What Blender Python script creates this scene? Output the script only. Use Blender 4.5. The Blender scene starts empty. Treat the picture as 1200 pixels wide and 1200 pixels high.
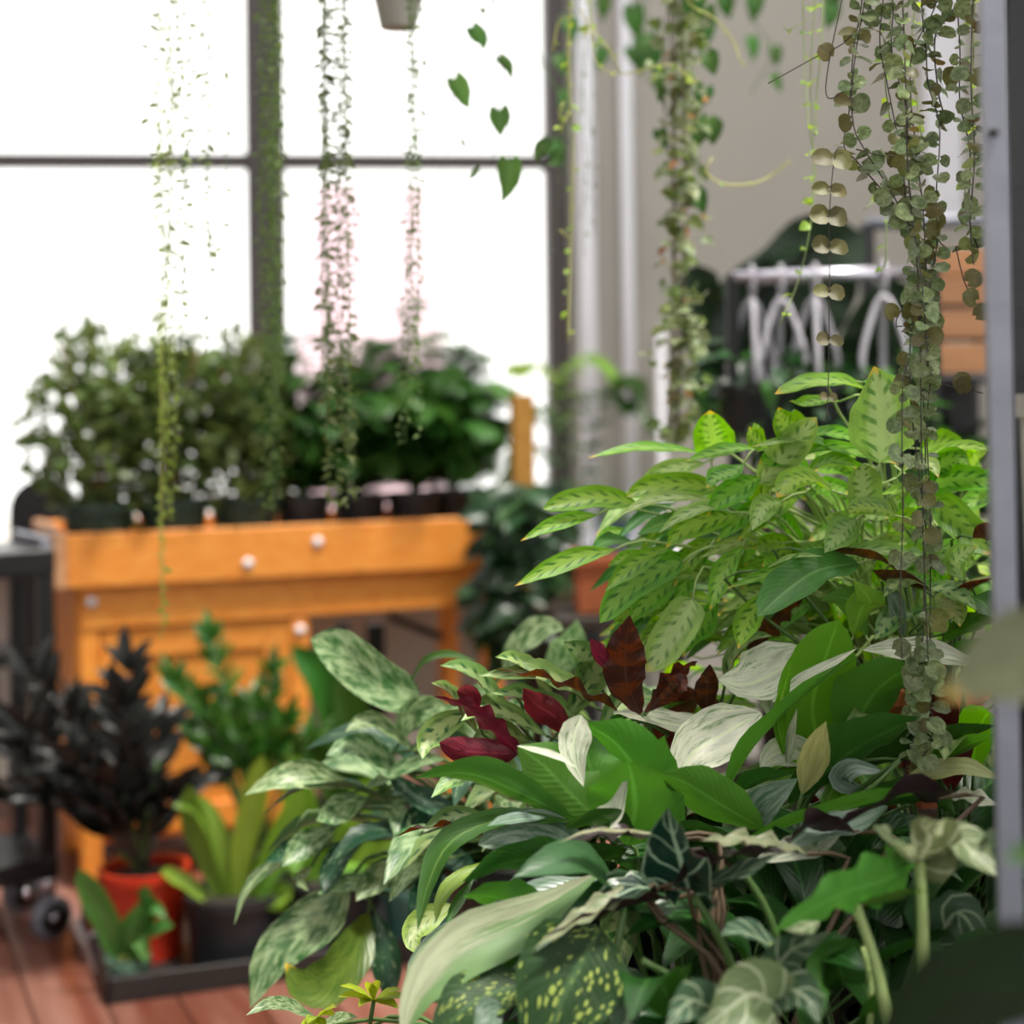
import bpy, bmesh, math, random
from mathutils import Vector, Matrix, Quaternion
random.seed(7)
C = bpy.context.scene.collection
S = bpy.context.scene
PI = math.pi
V = Vector

# ------------------------------------------------------------------ camera, world, light
FPX, HOR, ROLL, CZ = 1900.0, 460.0, 0.012, 1.2      # focal length in px (1200 frame), horizon row, roll, eye height
cd = bpy.data.cameras.new('camera'); cam = bpy.data.objects.new('camera', cd); C.objects.link(cam)
cd.sensor_width = 36; cd.lens = FPX/1200*36; cd.shift_y = -(600-HOR)/1200; cd.clip_start = .05
cam.location = (0, 0, CZ)
cam.matrix_world = Matrix.Translation((0, 0, CZ)) @ Matrix.Rotation(ROLL, 4, 'Y') @ Matrix.Rotation(PI/2, 4, 'X')
cd.dof.use_dof = True; cd.dof.focus_distance = 1.68; cd.dof.aperture_fstop = 2.6
S.camera = cam
S.view_settings.view_transform = 'Standard'; S.view_settings.look = 'None'
S.view_settings.exposure = 0.45; S.view_settings.gamma = 1; S.view_settings.use_curve_mapping = False
w = bpy.data.worlds.new('overcast_sky'); S.world = w; w.use_nodes = True
w.node_tree.nodes['Background'].inputs[0].default_value = (1, .985, .95, 1)
w.node_tree.nodes['Background'].inputs[1].default_value = 1.7
sl = bpy.data.lights.new('sun', 'SUN'); sun = bpy.data.objects.new('sun', sl); C.objects.link(sun)
sl.energy = 4.4; sl.angle = math.radians(10); sl.color = (1, .95, .85)
sun.rotation_euler = V((-.30, .22, -1)).to_track_quat('-Z', 'Y').to_euler()   # light comes from above and right, through the skylight

def P(px, py, d):
    """World point seen at pixel (px,py) of the 1200 frame, D metres in front of the camera."""
    a, b = px-600, py-HOR
    return V(((a-b*ROLL)/FPX*d, d, CZ-(b+a*ROLL)/FPX*d))

# ------------------------------------------------------------------ materials
class G:
    def __init__(s, name):
        s.m = bpy.data.materials.new(name); s.m.use_nodes = True
        s.t = s.m.node_tree; s.t.nodes.clear()
    def n(s, typ, **k):
        nd = s.t.nodes.new(typ)
        for a, b in k.items(): setattr(nd, a, b)
        return nd
    def put(s, sock, v):
        if hasattr(v, 'is_linked'): s.t.links.new(v, sock)
        else:
            if isinstance(v, tuple) and len(v) == 3 and sock.type == 'RGBA': v = v+(1,)
            sock.default_value = v
    def mt(s, op, a, b=0., c=0., clamp=False):
        nd = s.n('ShaderNodeMath', operation=op, use_clamp=clamp)
        for i, v in enumerate((a, b, c)): s.put(nd.inputs[i], v)
        return nd.outputs[0]
    def mix(s, f, a, b, blend='MIX'):
        nd = s.n('ShaderNodeMixRGB', blend_type=blend)
        for i, v in enumerate((f, a, b)): s.put(nd.inputs[i], v)
        return nd.outputs[0]
    def sm(s, x, lo, hi):
        nd = s.n('ShaderNodeMapRange', interpolation_type='SMOOTHSTEP')
        s.put(nd.inputs[0], x); nd.inputs[1].default_value = lo; nd.inputs[2].default_value = hi
        return nd.outputs[0]
    def vec(s, x, y, z=0.):
        nd = s.n('ShaderNodeCombineXYZ')
        for i, v in enumerate((x, y, z)): s.put(nd.inputs[i], v)
        return nd.outputs[0]
    def noise(s, v, scale, detail=3., rough=.55):
        nd = s.n('ShaderNodeTexNoise'); s.put(nd.inputs['Vector'], v)
        nd.inputs['Scale'].default_value = scale; nd.inputs['Detail'].default_value = detail; nd.inputs['Roughness'].default_value = rough
        return nd.outputs[0]
    def hsv(s, c, sat=1., val=1., hue=.5):
        nd = s.n('ShaderNodeHueSaturation')
        s.put(nd.inputs[0], hue); s.put(nd.inputs[1], sat); s.put(nd.inputs[2], val); s.put(nd.inputs[4], c)
        return nd.outputs[0]
    def rnd(s): return s.n('ShaderNodeObjectInfo').outputs['Random']
    def obj(s): return s.n('ShaderNodeTexCoord').outputs['Object']
    def out(s, sh):
        o = s.n('ShaderNodeOutputMaterial'); s.t.links.new(sh, o.inputs[0]); return s.m
    def pbr(s, col, rough=.5, spec=.5, metal=0., bump=None, bs=.2, bd=.01):
        p = s.n('ShaderNodeBsdfPrincipled')
        s.put(p.inputs['Base Color'], col); s.put(p.inputs['Roughness'], rough); s.put(p.inputs['Metallic'], metal)
        p.inputs['Specular IOR Level'].default_value = spec
        if bump is not None:
            b = s.n('ShaderNodeBump'); b.inputs['Strength'].default_value = bs; b.inputs['Distance'].default_value = bd
            s.put(b.inputs['Height'], bump); s.t.links.new(b.outputs[0], p.inputs['Normal'])
        return p.outputs[0]

def plain(name, col, rough=.5, metal=0., var=.12, scale=30., bs=.15):
    g = G(name); nz = g.noise(g.obj(), scale)
    c = g.hsv(col, 1., g.mt('ADD', g.mt('MULTIPLY', nz, var*2), 1-var))
    return g.out(g.pbr(c, rough, .5, metal, nz, bs))

def wood(name, a, b, rough=.45, gr=(2, 40, 40), knots=True):
    g = G(name); mp = g.n('ShaderNodeMapping'); g.put(mp.inputs[0], g.obj()); mp.inputs['Scale'].default_value = gr
    off = g.vec(g.mt('MULTIPLY', g.rnd(), 7.), g.mt('MULTIPLY', g.rnd(), 3.), 0.); g.put(mp.inputs['Location'], off)
    n1 = g.noise(mp.outputs[0], 1.2, 5., .6)
    c = g.mix(g.sm(n1, .3, .72), a, b)
    if knots:
        vo = g.n('ShaderNodeTexVoronoi'); g.put(vo.inputs['Vector'], g.obj()); vo.inputs['Scale'].default_value = 5.5
        k = g.sm(vo.outputs[0], .13, .05); c = g.mix(g.mt('MULTIPLY', k, .6), c, (a[0]*.45, a[1]*.35, a[2]*.3))
    c = g.hsv(c, 1., g.mt('ADD', g.mt('MULTIPLY', g.rnd(), .25), .87))
    return g.out(g.pbr(c, rough, .5, 0., n1, .1))

def leafm(name, top, under=None, pat=None, rough=.38, tr=.38, var=.3, spec=.45, tip=None, rib=None, hj=.02, bump=.09, upat=None):
    """Two-sided leaf: its upper side carries the pattern, its lower side its own colour; light passes through it."""
    g = G(name)
    uv = g.n('ShaderNodeSeparateXYZ'); g.t.links.new(g.n('ShaderNodeUVMap').outputs[0], uv.inputs[0])
    u = uv.outputs[0]; v = g.mt('MULTIPLY_ADD', uv.outputs[1], 2., -1.); av = g.mt('ABSOLUTE', v); r = g.rnd()
    nz = g.noise(g.vec(g.mt('ADD', u, g.mt('MULTIPLY', r, 9.)), v, r), 3.)
    c = g.mix(g.sm(nz, .3, .7), top, tuple(x*.72 for x in top))
    if pat: c = pat(g, u, v, av, r, c)
    if rib: c = g.mix(g.mt('MULTIPLY', g.sm(av, .1, .02), .7), c, rib)
    un = under or tuple(min(1, x*1.25+.01) for x in top)
    un = g.mix(g.mt('MULTIPLY', g.sm(av, .09, .02), .5), un, tuple(min(1, x*1.7+.03) for x in un))
    if upat: un = upat(g, u, v, av, r, un)
    if tip:
        t = g.mt('ADD', u, g.mt('MULTIPLY', g.mt('SUBTRACT', nz, .5), .15))
        t = g.mt('MULTIPLY', g.sm(t, .90, .985), g.sm(r, .25, .4)); c = g.mix(t, c, tip); un = g.mix(t, un, tip)
    c = g.mix(g.n('ShaderNodeNewGeometry').outputs['Backfacing'], c, un)
    r2 = g.mt('FRACT', g.mt('MULTIPLY', r, 17.3))
    c = g.hsv(c, 1., g.mt('MULTIPLY_ADD', r, 2*var, 1-var), g.mt('MULTIPLY_ADD', r2, 2*hj, .5-hj))
    lat = g.mt('SINE', g.mt('MULTIPLY', g.mt('SUBTRACT', g.mt('MULTIPLY', u, 14.), g.mt('MULTIPLY', av, 4.)), 6.28))
    a = g.pbr(c, rough, spec, 0., lat, bump, .002)
    tl = g.n('ShaderNodeBsdfTranslucent'); g.put(tl.inputs[0], g.hsv(c, 1.1, 1.25, .495))
    mx = g.n('ShaderNodeMixShader'); mx.inputs[0].default_value = tr
    g.t.links.new(a, mx.inputs[1]); g.t.links.new(tl.outputs[0], mx.inputs[2])
    return g.out(mx.outputs[0])

def p_maranta(dark, pale, n=7., k=1.4):
    def f(g, u, v, av, r, c):
        s = g.mt('FRACT', g.mt('SUBTRACT', g.mt('MULTIPLY', u, n), g.mt('MULTIPLY', av, k)))
        band = g.mt('MULTIPLY', g.sm(s, .45, .6), g.sm(s, .98, .85))
        c = g.mix(g.mt('MULTIPLY', g.sm(av, .55, .3), .6), c, pale)
        rad = g.mt('MULTIPLY', g.sm(av, .12, .2), g.sm(av, .75, .55))
        nz = g.noise(g.vec(g.mt('MULTIPLY_ADD', u, 6., g.mt('MULTIPLY', r, 20.)), g.mt('MULTIPLY', v, 2.), r), 1.)
        return g.mix(g.mt('MULTIPLY', g.mt('MULTIPLY', band, rad), g.sm(nz, .3, .62)), c, dark)
    return f
def p_blotch(pale, sx=9., sy=2.2, lo=.45, hi=.6, amt=.9, k=2.):
    """cream patches that follow the side veins"""
    def f(g, u, v, av, r, c):
        x = g.mt('SUBTRACT', g.mt('MULTIPLY', u, sx), g.mt('MULTIPLY', av, k))
        nz = g.noise(g.vec(g.mt('ADD', x, g.mt('MULTIPLY', r, 31.)), g.mt('MULTIPLY', v, sy), r), 1., 3., .6)
        return g.mix(g.mt('MULTIPLY', g.sm(nz, lo, hi), amt), c, pale)
    return f
def p_white(green, sx=2.2, sy=5., lo=.5, hi=.62):
    """white leaf with green streaks running along it"""
    def f(g, u, v, av, r, c):
        x = g.mt('ADD', g.mt('MULTIPLY', u, sx), g.mt('MULTIPLY', r, 40.))
        nz = g.noise(g.vec(x, g.mt('MULTIPLY', v, sy), r), 1.3, 5., .7)
        c = g.mix(g.mt('MULTIPLY', g.sm(nz, lo, hi), .85), c, green)
        n2 = g.noise(g.vec(x, g.mt('MULTIPLY', v, 26.), r), 1., 3., .6)
        return g.mix(g.mt('MULTIPLY', g.sm(n2, .58, .75), .35), c, green)
    return f
def p_veins(col, n=5., k=1.6, wd=.10, amt=.8, edge=None):
    def f(g, u, v, av, r, c):
        s = g.mt('FRACT', g.mt('SUBTRACT', g.mt('MULTIPLY', u, n), g.mt('MULTIPLY', av, k)))
        ln = g.sm(g.mt('ABSOLUTE', g.mt('SUBTRACT', s, .5)), wd, wd*.4)
        ln = g.mt('MAXIMUM', ln, g.sm(av, .10, .05))
        c = g.mix(g.mt('MULTIPLY', ln, amt), c, col)
        return g.mix(g.sm(av, .93, .98), c, edge) if edge else c
    return f
def p_spots(col, sc=7., lo=.34, hi=.2):
    def f(g, u, v, av, r, c):
        x = g.mt('SUBTRACT', g.mt('MULTIPLY', u, 2.4), g.mt('MULTIPLY', av, .5))
        vo = g.n('ShaderNodeTexVoronoi'); vo.inputs['Scale'].default_value = sc
        g.put(vo.inputs['Vector'], g.vec(g.mt('MULTIPLY', x, .55), v, r))
        m = g.mt('MULTIPLY', g.sm(vo.outputs[0], lo, hi), g.sm(g.noise(g.vec(x, v, r), 2.5, 2.), .42, .55))
        return g.mix(g.mt('MULTIPLY', m, .9), c, col)
    return f

M = {}
M['maranta'] = leafm('maranta_leaf', (.21, .47, .038), (.24, .50, .045), p_maranta((.055, .18, .022), (.38, .56, .12)), .36, .5, .25, .4, (.75, .48, .06))
M['maranta_pale'] = leafm('maranta_pale_leaf', (.37, .56, .13), (.27, .50, .07), p_maranta((.14, .27, .07), (.55, .64, .32)), .4, .4, .2, .4, (.75, .5, .1))
M['calathea'] = leafm('calathea_leaf', (.20, .34, .09), (.14, .022, .02), p_maranta((.02, .10, .025), (.42, .52, .22), 6., .8), .36, .22, .25)
M['maroon'] = leafm('maroon_leaf', (.045, .016, .012), (.060, .020, .011), p_blotch((.2, .06, .015), 7., 1.5, .5, .62, .5), .45, .28, .3, upat=p_blotch((.19, .052, .012), 11., .7, .46, .6, .75, .5))
M['purple'] = leafm('purple_black_leaf', (.030, .014, .017), (.035, .016, .02), None, .35, .08, .3)
M['crimson'] = leafm('crimson_leaf', (.10, .014, .018), (.17, .018, .028), None, .34, .2, .35, upat=p_blotch((.09, .012, .014), 6., 1.5, .48, .6, .8))
M['aglaonema'] = leafm('aglaonema_leaf', (.065, .18, .05), (.15, .29, .10), p_blotch((.46, .59, .32), 10., 3., .34, .66, .9), .34, .30, .2)
M['aglaonema_yellow'] = leafm('yellowing_leaf', (.12, .22, .035), (.36, .42, .08), p_blotch((.05, .13, .02), 9., 3., .48, .62, .7), .34, .3, .1, .4, (.80, .60, .06))
M['aglaonema_dark'] = leafm('aglaonema_dark_leaf', (.02, .085, .04), (.06, .15, .06), p_blotch((.30, .42, .24), 12., 3.2, .55, .7, .7), .34, .25, .25)
def p_half(green):
    """leaf with one green half and streaks running into the pale half"""
    f0 = p_white(green, 1.4, 3.5, .5, .66)
    def f(g, u, v, av, r, c):
        c = f0(g, u, v, av, r, c); n = g.noise(g.vec(g.mt('MULTIPLY', u, 3.), g.mt('MULTIPLY', v, 9.), r), 1., 4.)
        m = g.sm(g.mt('MULTIPLY_ADD', n, .8, g.mt('SUBTRACT', g.mt('MULTIPLY', v, -1.), g.mt('MULTIPLY', u, .45))), .1, .45)
        return g.mix(g.mt('MULTIPLY', m, .85), c, green)
    return f
M['lily_beige'] = leafm('beige_leaf', (.36, .39, .25), (.07, .2, .03), p_half((.085, .19, .05)), .45, .2, .1, .3, None, None, .006, .015)
M['lily'] = leafm('white_leaf', (.74, .76, .60), (.068, .20, .030), p_white((.12, .25, .07), 2.2, 4.5, .51, .64), .33, .24, .1, .5, None, (.70, .78, .5), .006, .02)
M['lily_green'] = leafm('green_leaf', (.060, .19, .030), (.085, .24, .032), None, .3, .32, .18, .5, None, (.22, .38, .1), .01)
M['lily_dark'] = leafm('deep_green_leaf', (.020, .085, .014), (.032, .11, .016), None, .3, .2, .18, .5, None, (.06, .2, .04), .01)  # darkened lily green, puts shade into the low and inner leaves
M['lily_bright'] = leafm('bright_leaf', (.13, .36, .035), (.13, .38, .035), p_white((.2, .45, .06), 2., 3., .55, .7), .3, .4, .1, .5, None, (.3, .5, .1), .01)
M['lily_silver'] = leafm('silver_leaf', (.34, .43, .36), (.07, .2, .04), p_white((.08, .19, .09), 2.4, 4., .42, .6), .26, .2, .12, .6, None, None, .01)
M['crinkle'] = leafm('crinkled_leaf', (.33, .34, .20), (.16, .13, .08), p_blotch((.10, .17, .06), 9., 4., .5, .62, .8), .45, .2, .1)
M['cream'] = leafm('cream_leaf', (.52, .53, .22), (.42, .45, .16), p_white((.3, .36, .09), 2., 5., .5, .7), .4, .3, .1)
M['alocasia_dark'] = leafm('alocasia_dark_leaf', (.010, .035, .022), (.035, .016, .022), p_veins((.36, .48, .34), 4., 1.3, .07, .9, (.35, .45, .3)), .28, .12, .15, .6)
M['alocasia'] = leafm('alocasia_leaf', (.10, .24, .045), (.115, .28, .05), p_veins((.42, .55, .24), 4., 1.2, .08, .75), .35, .35, .2)
M['alocasia_pale'] = leafm('alocasia_pale_leaf', (.20, .255, .12), (.22, .26, .13), p_veins((.50, .54, .36), 4., 1.2, .09, .8), .4, .3, .2)
M['alocasia_grey'] = leafm('alocasia_grey_leaf', (.075, .14, .08), (.08, .14, .07), p_veins((.42, .50, .34), 4., 1.3, .10, .85), .35, .25, .2)
M['dieff'] = leafm('spotted_leaf', (.026, .080, .024), (.06, .15, .04), p_spots((.40, .55, .12), 9., .42, .26), .5, .2, .1, .25, None, (.07, .16, .06))
M['hearts'] = leafm('string_heart_leaf', (.16, .215, .085), (.22, .24, .08), p_blotch((.40, .50, .25), 3., 1.6, .4, .65, .45, .5), .4, .25, .35)
M['hearts_bronze'] = leafm('string_bronze_leaf', (.16, .15, .05), (.22, .17, .06), None, .4, .3, .3)
M['lime'] = leafm('lime_leaf', (.33, .50, .07), (.36, .52, .08), None, .45, .45, .25)
M['moss'] = leafm('moss_leaf', (.15, .22, .05), (.19, .26, .065), None, .5, .4, .4)
M['ivy'] = leafm('ivy_leaf', (.17, .23, .08), (.28, .33, .15), p_blotch((.40, .44, .28), 3., 2., .45, .6, .8, .5), .45, .35, .4)
M['rust'] = leafm('dry_leaf', (.45, .22, .07), (.42, .24, .09), None, .6, .3, .3)
M['heartleaf'] = leafm('heart_leaf', (.055, .155, .025), (.07, .19, .03), None, .38, .34, .25, .45, None, (.12, .26, .06))
M['fig'] = leafm('fig_leaf', (.075, .135, .028), (.14, .20, .055), p_blotch((.36, .38, .13), 3., 2.4, .5, .66, .8, .3), .38, .3, .4)
M['palm'] = leafm('palm_leaf', (.052, .155, .026), (.07, .18, .035), None, .38, .35, .4)
M['palm_yellow'] = leafm('palm_yellow_leaf', (.19, .33, .03), (.22, .38, .04), None, .38, .4, .2)
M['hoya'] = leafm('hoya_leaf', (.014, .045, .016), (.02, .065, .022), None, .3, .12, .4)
M['hoya_lit'] = leafm('hoya_lit_leaf', (.045, .12, .04), (.05, .13, .04), None, .35, .2, .3)  # lighter copy of hoya, lit tone put into the colour
M['raven'] = leafm('black_leaf', (.010, .011, .010), (.013, .013, .011), None, .3, .03, .3, .35)
M['zz'] = leafm('zz_leaf', (.045, .145, .018), (.06, .18, .02), None, .26, .25, .35, .55)
M['nest'] = leafm('nest_leaf', (.25, .44, .055), (.25, .44, .06), None, .35, .35, .3, .45, None, (.24, .38, .09))
M['sprout'] = leafm('sprout_leaf', (.08, .23, .045), (.09, .25, .05), None, .4, .3, .2, .4, None, (.2, .36, .12))
M['schefflera'] = leafm('umbrella_leaf', (.48, .55, .05), (.42, .5, .06), p_blotch((.16, .3, .05), 3., 2., .55, .65, .7), .35, .35, .2)
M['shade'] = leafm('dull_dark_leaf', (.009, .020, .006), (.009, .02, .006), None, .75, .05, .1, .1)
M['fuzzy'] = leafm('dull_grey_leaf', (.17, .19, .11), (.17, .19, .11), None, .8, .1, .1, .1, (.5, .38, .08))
M['bigdark'] = leafm('banana_leaf', (.009, .027, .009), (.014, .04, .012), None, .35, .15, .2)
M['stem'] = plain('green_stem', (.075, .15, .035), .5)
M['stem_pale'] = plain('pale_stem', (.34, .45, .16), .5)
M['stem_yellow'] = plain('yellow_runner', (.50, .50, .13), .5)
M['stem_brown'] = plain('brown_stem', (.10, .065, .035), .6)
M['stem_dark'] = plain('dark_stem', (.05, .035, .03), .5)
M['bark'] = plain('orange_bark', (.22, .10, .035), .7)
M['soil'] = plain('potting_soil', (.030, .022, .016), .95, 0, .5, 120, .9)
M['pine'] = wood('orange_pine', (.82, .265, .035), (.90, .36, .065))
M['pine_end'] = wood('pine_end_grain', (.50, .24, .11), (.60, .33, .18), .6, (40, 40, 40), False)
M['post_wood'] = wood('pine_upright', (.44, .21, .04), (.52, .27, .06))
M['red_wood'] = wood('red_floorboard', (.17, .048, .028), (.34, .165, .125), .30, (9, 2.2, 9), False)  # board grain; its paler tone also paints in a glossy sheen
M['dark_wood'] = wood('dark_tabletop', (.020, .014, .011), (.035, .024, .018), .6)
M['box_wood'] = wood('brown_crate_wood', (.30, .13, .05), (.42, .2, .09))
M['black_metal'] = plain('black_metal', (.012, .012, .014), .38, .2)
M['grey_metal'] = plain('grey_post_paint', (.22, .23, .28), .45, .1)
M['chrome'] = plain('brushed_chrome', (.62, .60, .68), .25, .9)
M['rubber'] = plain('black_rubber', (.01, .01, .01), .6)
M['frame_paint'] = plain('brown_window_paint', (.060, .048, .048), .5)
M['white_paint'] = plain('white_paint', (.88, .88, .95), .4, 0, .03)
M['plastic_white'] = plain('white_plastic', (.50, .48, .54), .35, 0, .03)
M['pot_green'] = plain('green_pot_plastic', (.022, .045, .032), .45)
M['pot_sage'] = plain('sage_pot_plastic', (.085, .17, .12), .5)
M['pot_teal'] = plain('teal_pot_plastic', (.055, .145, .125), .5)
M['pot_black'] = plain('black_pot_plastic', (.014, .015, .018), .45)
M['pot_red'] = plain('red_pot_glaze', (.52, .030, .010), .35)
M['pot_maroon'] = plain('maroon_pot_glaze', (.30, .018, .018), .4)
M['pot_terra'] = plain('terracotta', (.36, .095, .030), .7)
M['pot_blue'] = plain('blue_grey_pot_glaze', (.10, .15, .22), .4)
M['pot_beige'] = plain('beige_pot', (.40, .38, .34), .6)
M['tray'] = plain('black_tray_plastic', (.018, .016, .016), .5)
M['plaster'] = plain('beige_plaster', (.46, .435, .395), .9, 0, .06, 6, .1)
M['pink_wall'] = plain('pink_brick_render', (.78, .59, .68), .9)
g = G('window_glass'); tp = g.n('ShaderNodeBsdfTransparent'); gl = g.n('ShaderNodeBsdfGlossy'); gl.inputs['Roughness'].default_value = .02
mx = g.n('ShaderNodeMixShader'); mx.inputs[0].default_value = .04
g.t.links.new(tp.outputs[0], mx.inputs[1]); g.t.links.new(gl.outputs[0], mx.inputs[2]); M['glass'] = g.out(mx.outputs[0])

# ------------------------------------------------------------------ mesh helpers
class MB:
    """Collects vertices and faces, with per-face material slot and uv."""
    def __init__(s): s.v = []; s.f = []; s.m = []; s.uv = []
    def add(s, vs, fs, mi=0, uvs=None):
        o = len(s.v); s.v += [tuple(p) for p in vs]; s.f += [tuple(i+o for i in f) for f in fs]; s.m += [mi]*len(fs)
        s.uv += list(uvs) if uvs else [(.3, .5)]*len(vs)
        return s
    def box(s, c, d, rot=None, mi=0):
        x, y, z = d[0]/2, d[1]/2, d[2]/2; b = min(x, y, z)*.18; pts = []
        bm = bmesh.new(); bmesh.ops.create_cube(bm, size=1)
        for q in bm.verts: q.co = V((q.co.x*2*x, q.co.y*2*y, q.co.z*2*z))
        bmesh.ops.bevel(bm, geom=list(bm.edges), offset=min(b, .006), segments=1, affect='EDGES', profile=.5)
        bm.verts.index_update(); R = rot or Matrix.Identity(3)
        s.add([R @ q.co + V(c) for q in bm.verts], [[q.index for q in f.verts] for f in bm.faces], mi); bm.free(); return s
    def tube(s, pts, r, sides=5, mi=0, r2=None, cap=True):
        pts = [V(p) for p in pts]; n = len(pts); vs = []; up = None
        for i, p in enumerate(pts):
            t = (pts[min(i+1, n-1)]-pts[max(i-1, 0)]).normalized()
            if up is None: up = t.orthogonal().normalized()
            up = (up-t*up.dot(t)).normalized() if (up-t*up.dot(t)).length > 1e-5 else t.orthogonal().normalized()
            b = t.cross(up); rr = r if r2 is None else r+(r2-r)*i/max(1, n-1)
            for k in range(sides):
                a = 2*PI*k/sides; vs.append(p+(up*math.cos(a)+b*math.sin(a))*rr)
        fs = [(i*sides+k, i*sides+(k+1) % sides, (i+1)*sides+(k+1) % sides, (i+1)*sides+k) for i in range(n-1) for k in range(sides)]
        if cap: fs += [tuple(range(sides-1, -1, -1)), tuple((n-1)*sides+k for k in range(sides))]
        return s.add(vs, fs, mi)
    def lathe(s, prof, c=(0, 0, 0), seg=28, mi=0, squeeze=None):
        n = len(prof); vs = [V((r*math.cos(2*PI*k/seg)+c[0], r*math.sin(2*PI*k/seg)+c[1], z+c[2])) for r, z in prof for k in range(seg)]
        fs = [(i*seg+k, i*seg+(k+1) % seg, (i+1)*seg+(k+1) % seg, (i+1)*seg+k) for i in range(n-1) for k in range(seg)]
        fs += [tuple(range(seg-1, -1, -1)), tuple((n-1)*seg+k for k in range(seg))]
        return s.add(vs, fs, mi)
    def build(s, name, mats, parent=None, smooth=True, loc=None):
        me = bpy.data.meshes.new(name); org = V((0, 0, 0))
        if parent is not None: org = parent_loc(parent)
        elif loc is not None: org = V(loc)
        me.from_pydata([(p[0]-org[0], p[1]-org[1], p[2]-org[2]) for p in s.v], [], s.f)
        for m in (mats if isinstance(mats, (list, tuple)) else [mats]): me.materials.append(M[m] if isinstance(m, str) else m)
        me.polygons.foreach_set('material_index', s.m)
        if smooth: me.polygons.foreach_set('use_smooth', [True]*len(s.f))
        l = me.uv_layers.new(name='UVMap'); li = [0]*len(me.loops); me.loops.foreach_get('vertex_index', li)
        l.data.foreach_set('uv', [c for i in li for c in s.uv[i]])
        me.update(); o = bpy.data.objects.new(name, me); C.objects.link(o)
        if parent is not None: o.parent = parent
        elif loc is not None: o.location = org
        return o
def parent_loc(p):
    l = V(p.location)
    while p.parent: p = p.parent; l += V(p.location)
    return l
def tag(o, label, cat, group=None):
    o['label'] = label; o['category'] = cat
    if group: o['group'] = group
    return o
def thing(name, loc, label, cat, group=None):
    o = bpy.data.objects.new(name, None); C.objects.link(o); o.location = V(loc); o.empty_display_size = .05
    return tag(o, label, cat, group)
def struct(o): o['kind'] = 'structure'; return o
def stuff(o): o['kind'] = 'stuff'; return o
def link_copy(src, parent, mw):
    o = bpy.data.objects.new(src.name, src.data); C.objects.link(o); o.parent = parent; o.matrix_local = mw; return o

def curve(pts, n):
    """n points on a Catmull-Rom curve through PTS"""
    p = [V(q) for q in pts]
    if len(p) == 2: return [p[0].lerp(p[1], i/(n-1)) for i in range(n)]
    p = [p[0]*2-p[1]]+p+[p[-1]*2-p[-2]]; k = len(p)-3; out = []
    for i in range(n):
        t = i/(n-1)*k; j = min(int(t), k-1); t -= j; a, b, c, d = p[j:j+4]
        out.append(.5*((2*b)+(c-a)*t+(2*a-5*b+4*c-d)*t*t+(3*b-a-3*c+d)*t**3))
    return out
PROF = {
 'ovate': [(0, .06), (.08, .48), (.22, .88), (.38, 1), (.58, .9), (.78, .58), (.92, .22), (1, 0)],
 'lance': [(0, .06), (.1, .4), (.28, .84), (.45, 1), (.65, .85), (.84, .44), (.95, .14), (1, 0)],
 'oblong': [(0, .1), (.06, .55), (.18, .9), (.45, 1), (.72, .93), (.88, .65), (.96, .33), (1, .02)],
 'round': [(0, .3), (.06, .7), (.2, .95), (.45, 1), (.7, .88), (.88, .55), (.97, .22), (1, .03)],
 'heart': [(0, .5), (.08, .85), (.22, 1), (.45, .86), (.7, .5), (.88, .2), (1, 0)],
 'strap': [(0, .25), (.15, .5), (.4, .85), (.65, 1), (.82, .88), (.94, .5), (1, .05)],
}
def interp(tab, t):
    for (a, x), (b, y) in zip(tab, tab[1:]):
        if t <= b:
            k = (t-a)/(b-a); k = k*k*(3-2*k)*.5+k*.5; return x+(y-x)*k
    return tab[-1][1]
LOBE = {'heart': .28}
def blade(mb, sp, wid, R, prof='lance', cup=.25, wave=0., freq=4., nu=12, nv=6, lobe=None, twist=0., mi=0, ph=0.):
    """Grows a leaf blade on spine points SP; R is where its upper side looks, WID its full width, CUP the fold of its sides."""
    sp = curve(sp, nu+1); vs = []; uvs = []; tab = PROF[prof]; lb = LOBE.get(prof, 0) if lobe is None else lobe
    L = sum((b-a).length for a, b in zip(sp, sp[1:])); R = V(R).normalized(); pS = None
    for i, p in enumerate(sp):
        t = i/nu; T = (sp[min(i+1, nu)]-sp[max(i-1, 0)]).normalized(); Sd = T.cross(R)
        if Sd.length < .15: Sd = pS or T.cross(V((.6, .3, .5)))
        Sd.normalize()
        if pS is not None and Sd.dot(pS) < -.2: Sd = -Sd
        pS = Sd.copy(); N = Sd.cross(T).normalized()
        if twist: q = Quaternion(T, twist*t); Sd = q @ Sd; N = q @ N
        h = interp(tab, t)*wid/2
        for j in range(nv+1):
            v = 2*j/nv-1; a = abs(v); ang = cup*a
            q = p + Sd*(h*v*math.cos(ang)) + N*(h*a*math.sin(ang))
            if wave: q = q + N*(wave*h*a*a*math.sin(freq*2*PI*t+ph+(1.3 if v > 0 else 0)))
            if lb: q = q - T*(lb*wid*(a**1.4)*max(0, 1-t*2.2)**2)
            vs.append(q); uvs.append((t, (v+1)/2))
    k = nv+1
    mb.add(vs, [(i*k+j, i*k+j+1, (i+1)*k+j+1, (i+1)*k+j) for i in range(nu) for j in range(nv)], mi, uvs)
    return mb
RP = {'F': (0, -1, .3), 'U': (0, -.55, .83), 'T': (0, -.25, .97), 'B': (0, 1, -.15), 'D': (0, .7, .55), 'FL': (-.6, -.8, .3), 'FR': (.6, -.8, .3),
      'BL': (.6, .8, 0), 'BR': (-.6, .8, 0), 'L': (-1, -.2, .2), 'Rt': (1, -.2, .2)}
def R_(k): return V(RP[k]) if isinstance(k, str) else V(k)

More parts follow.
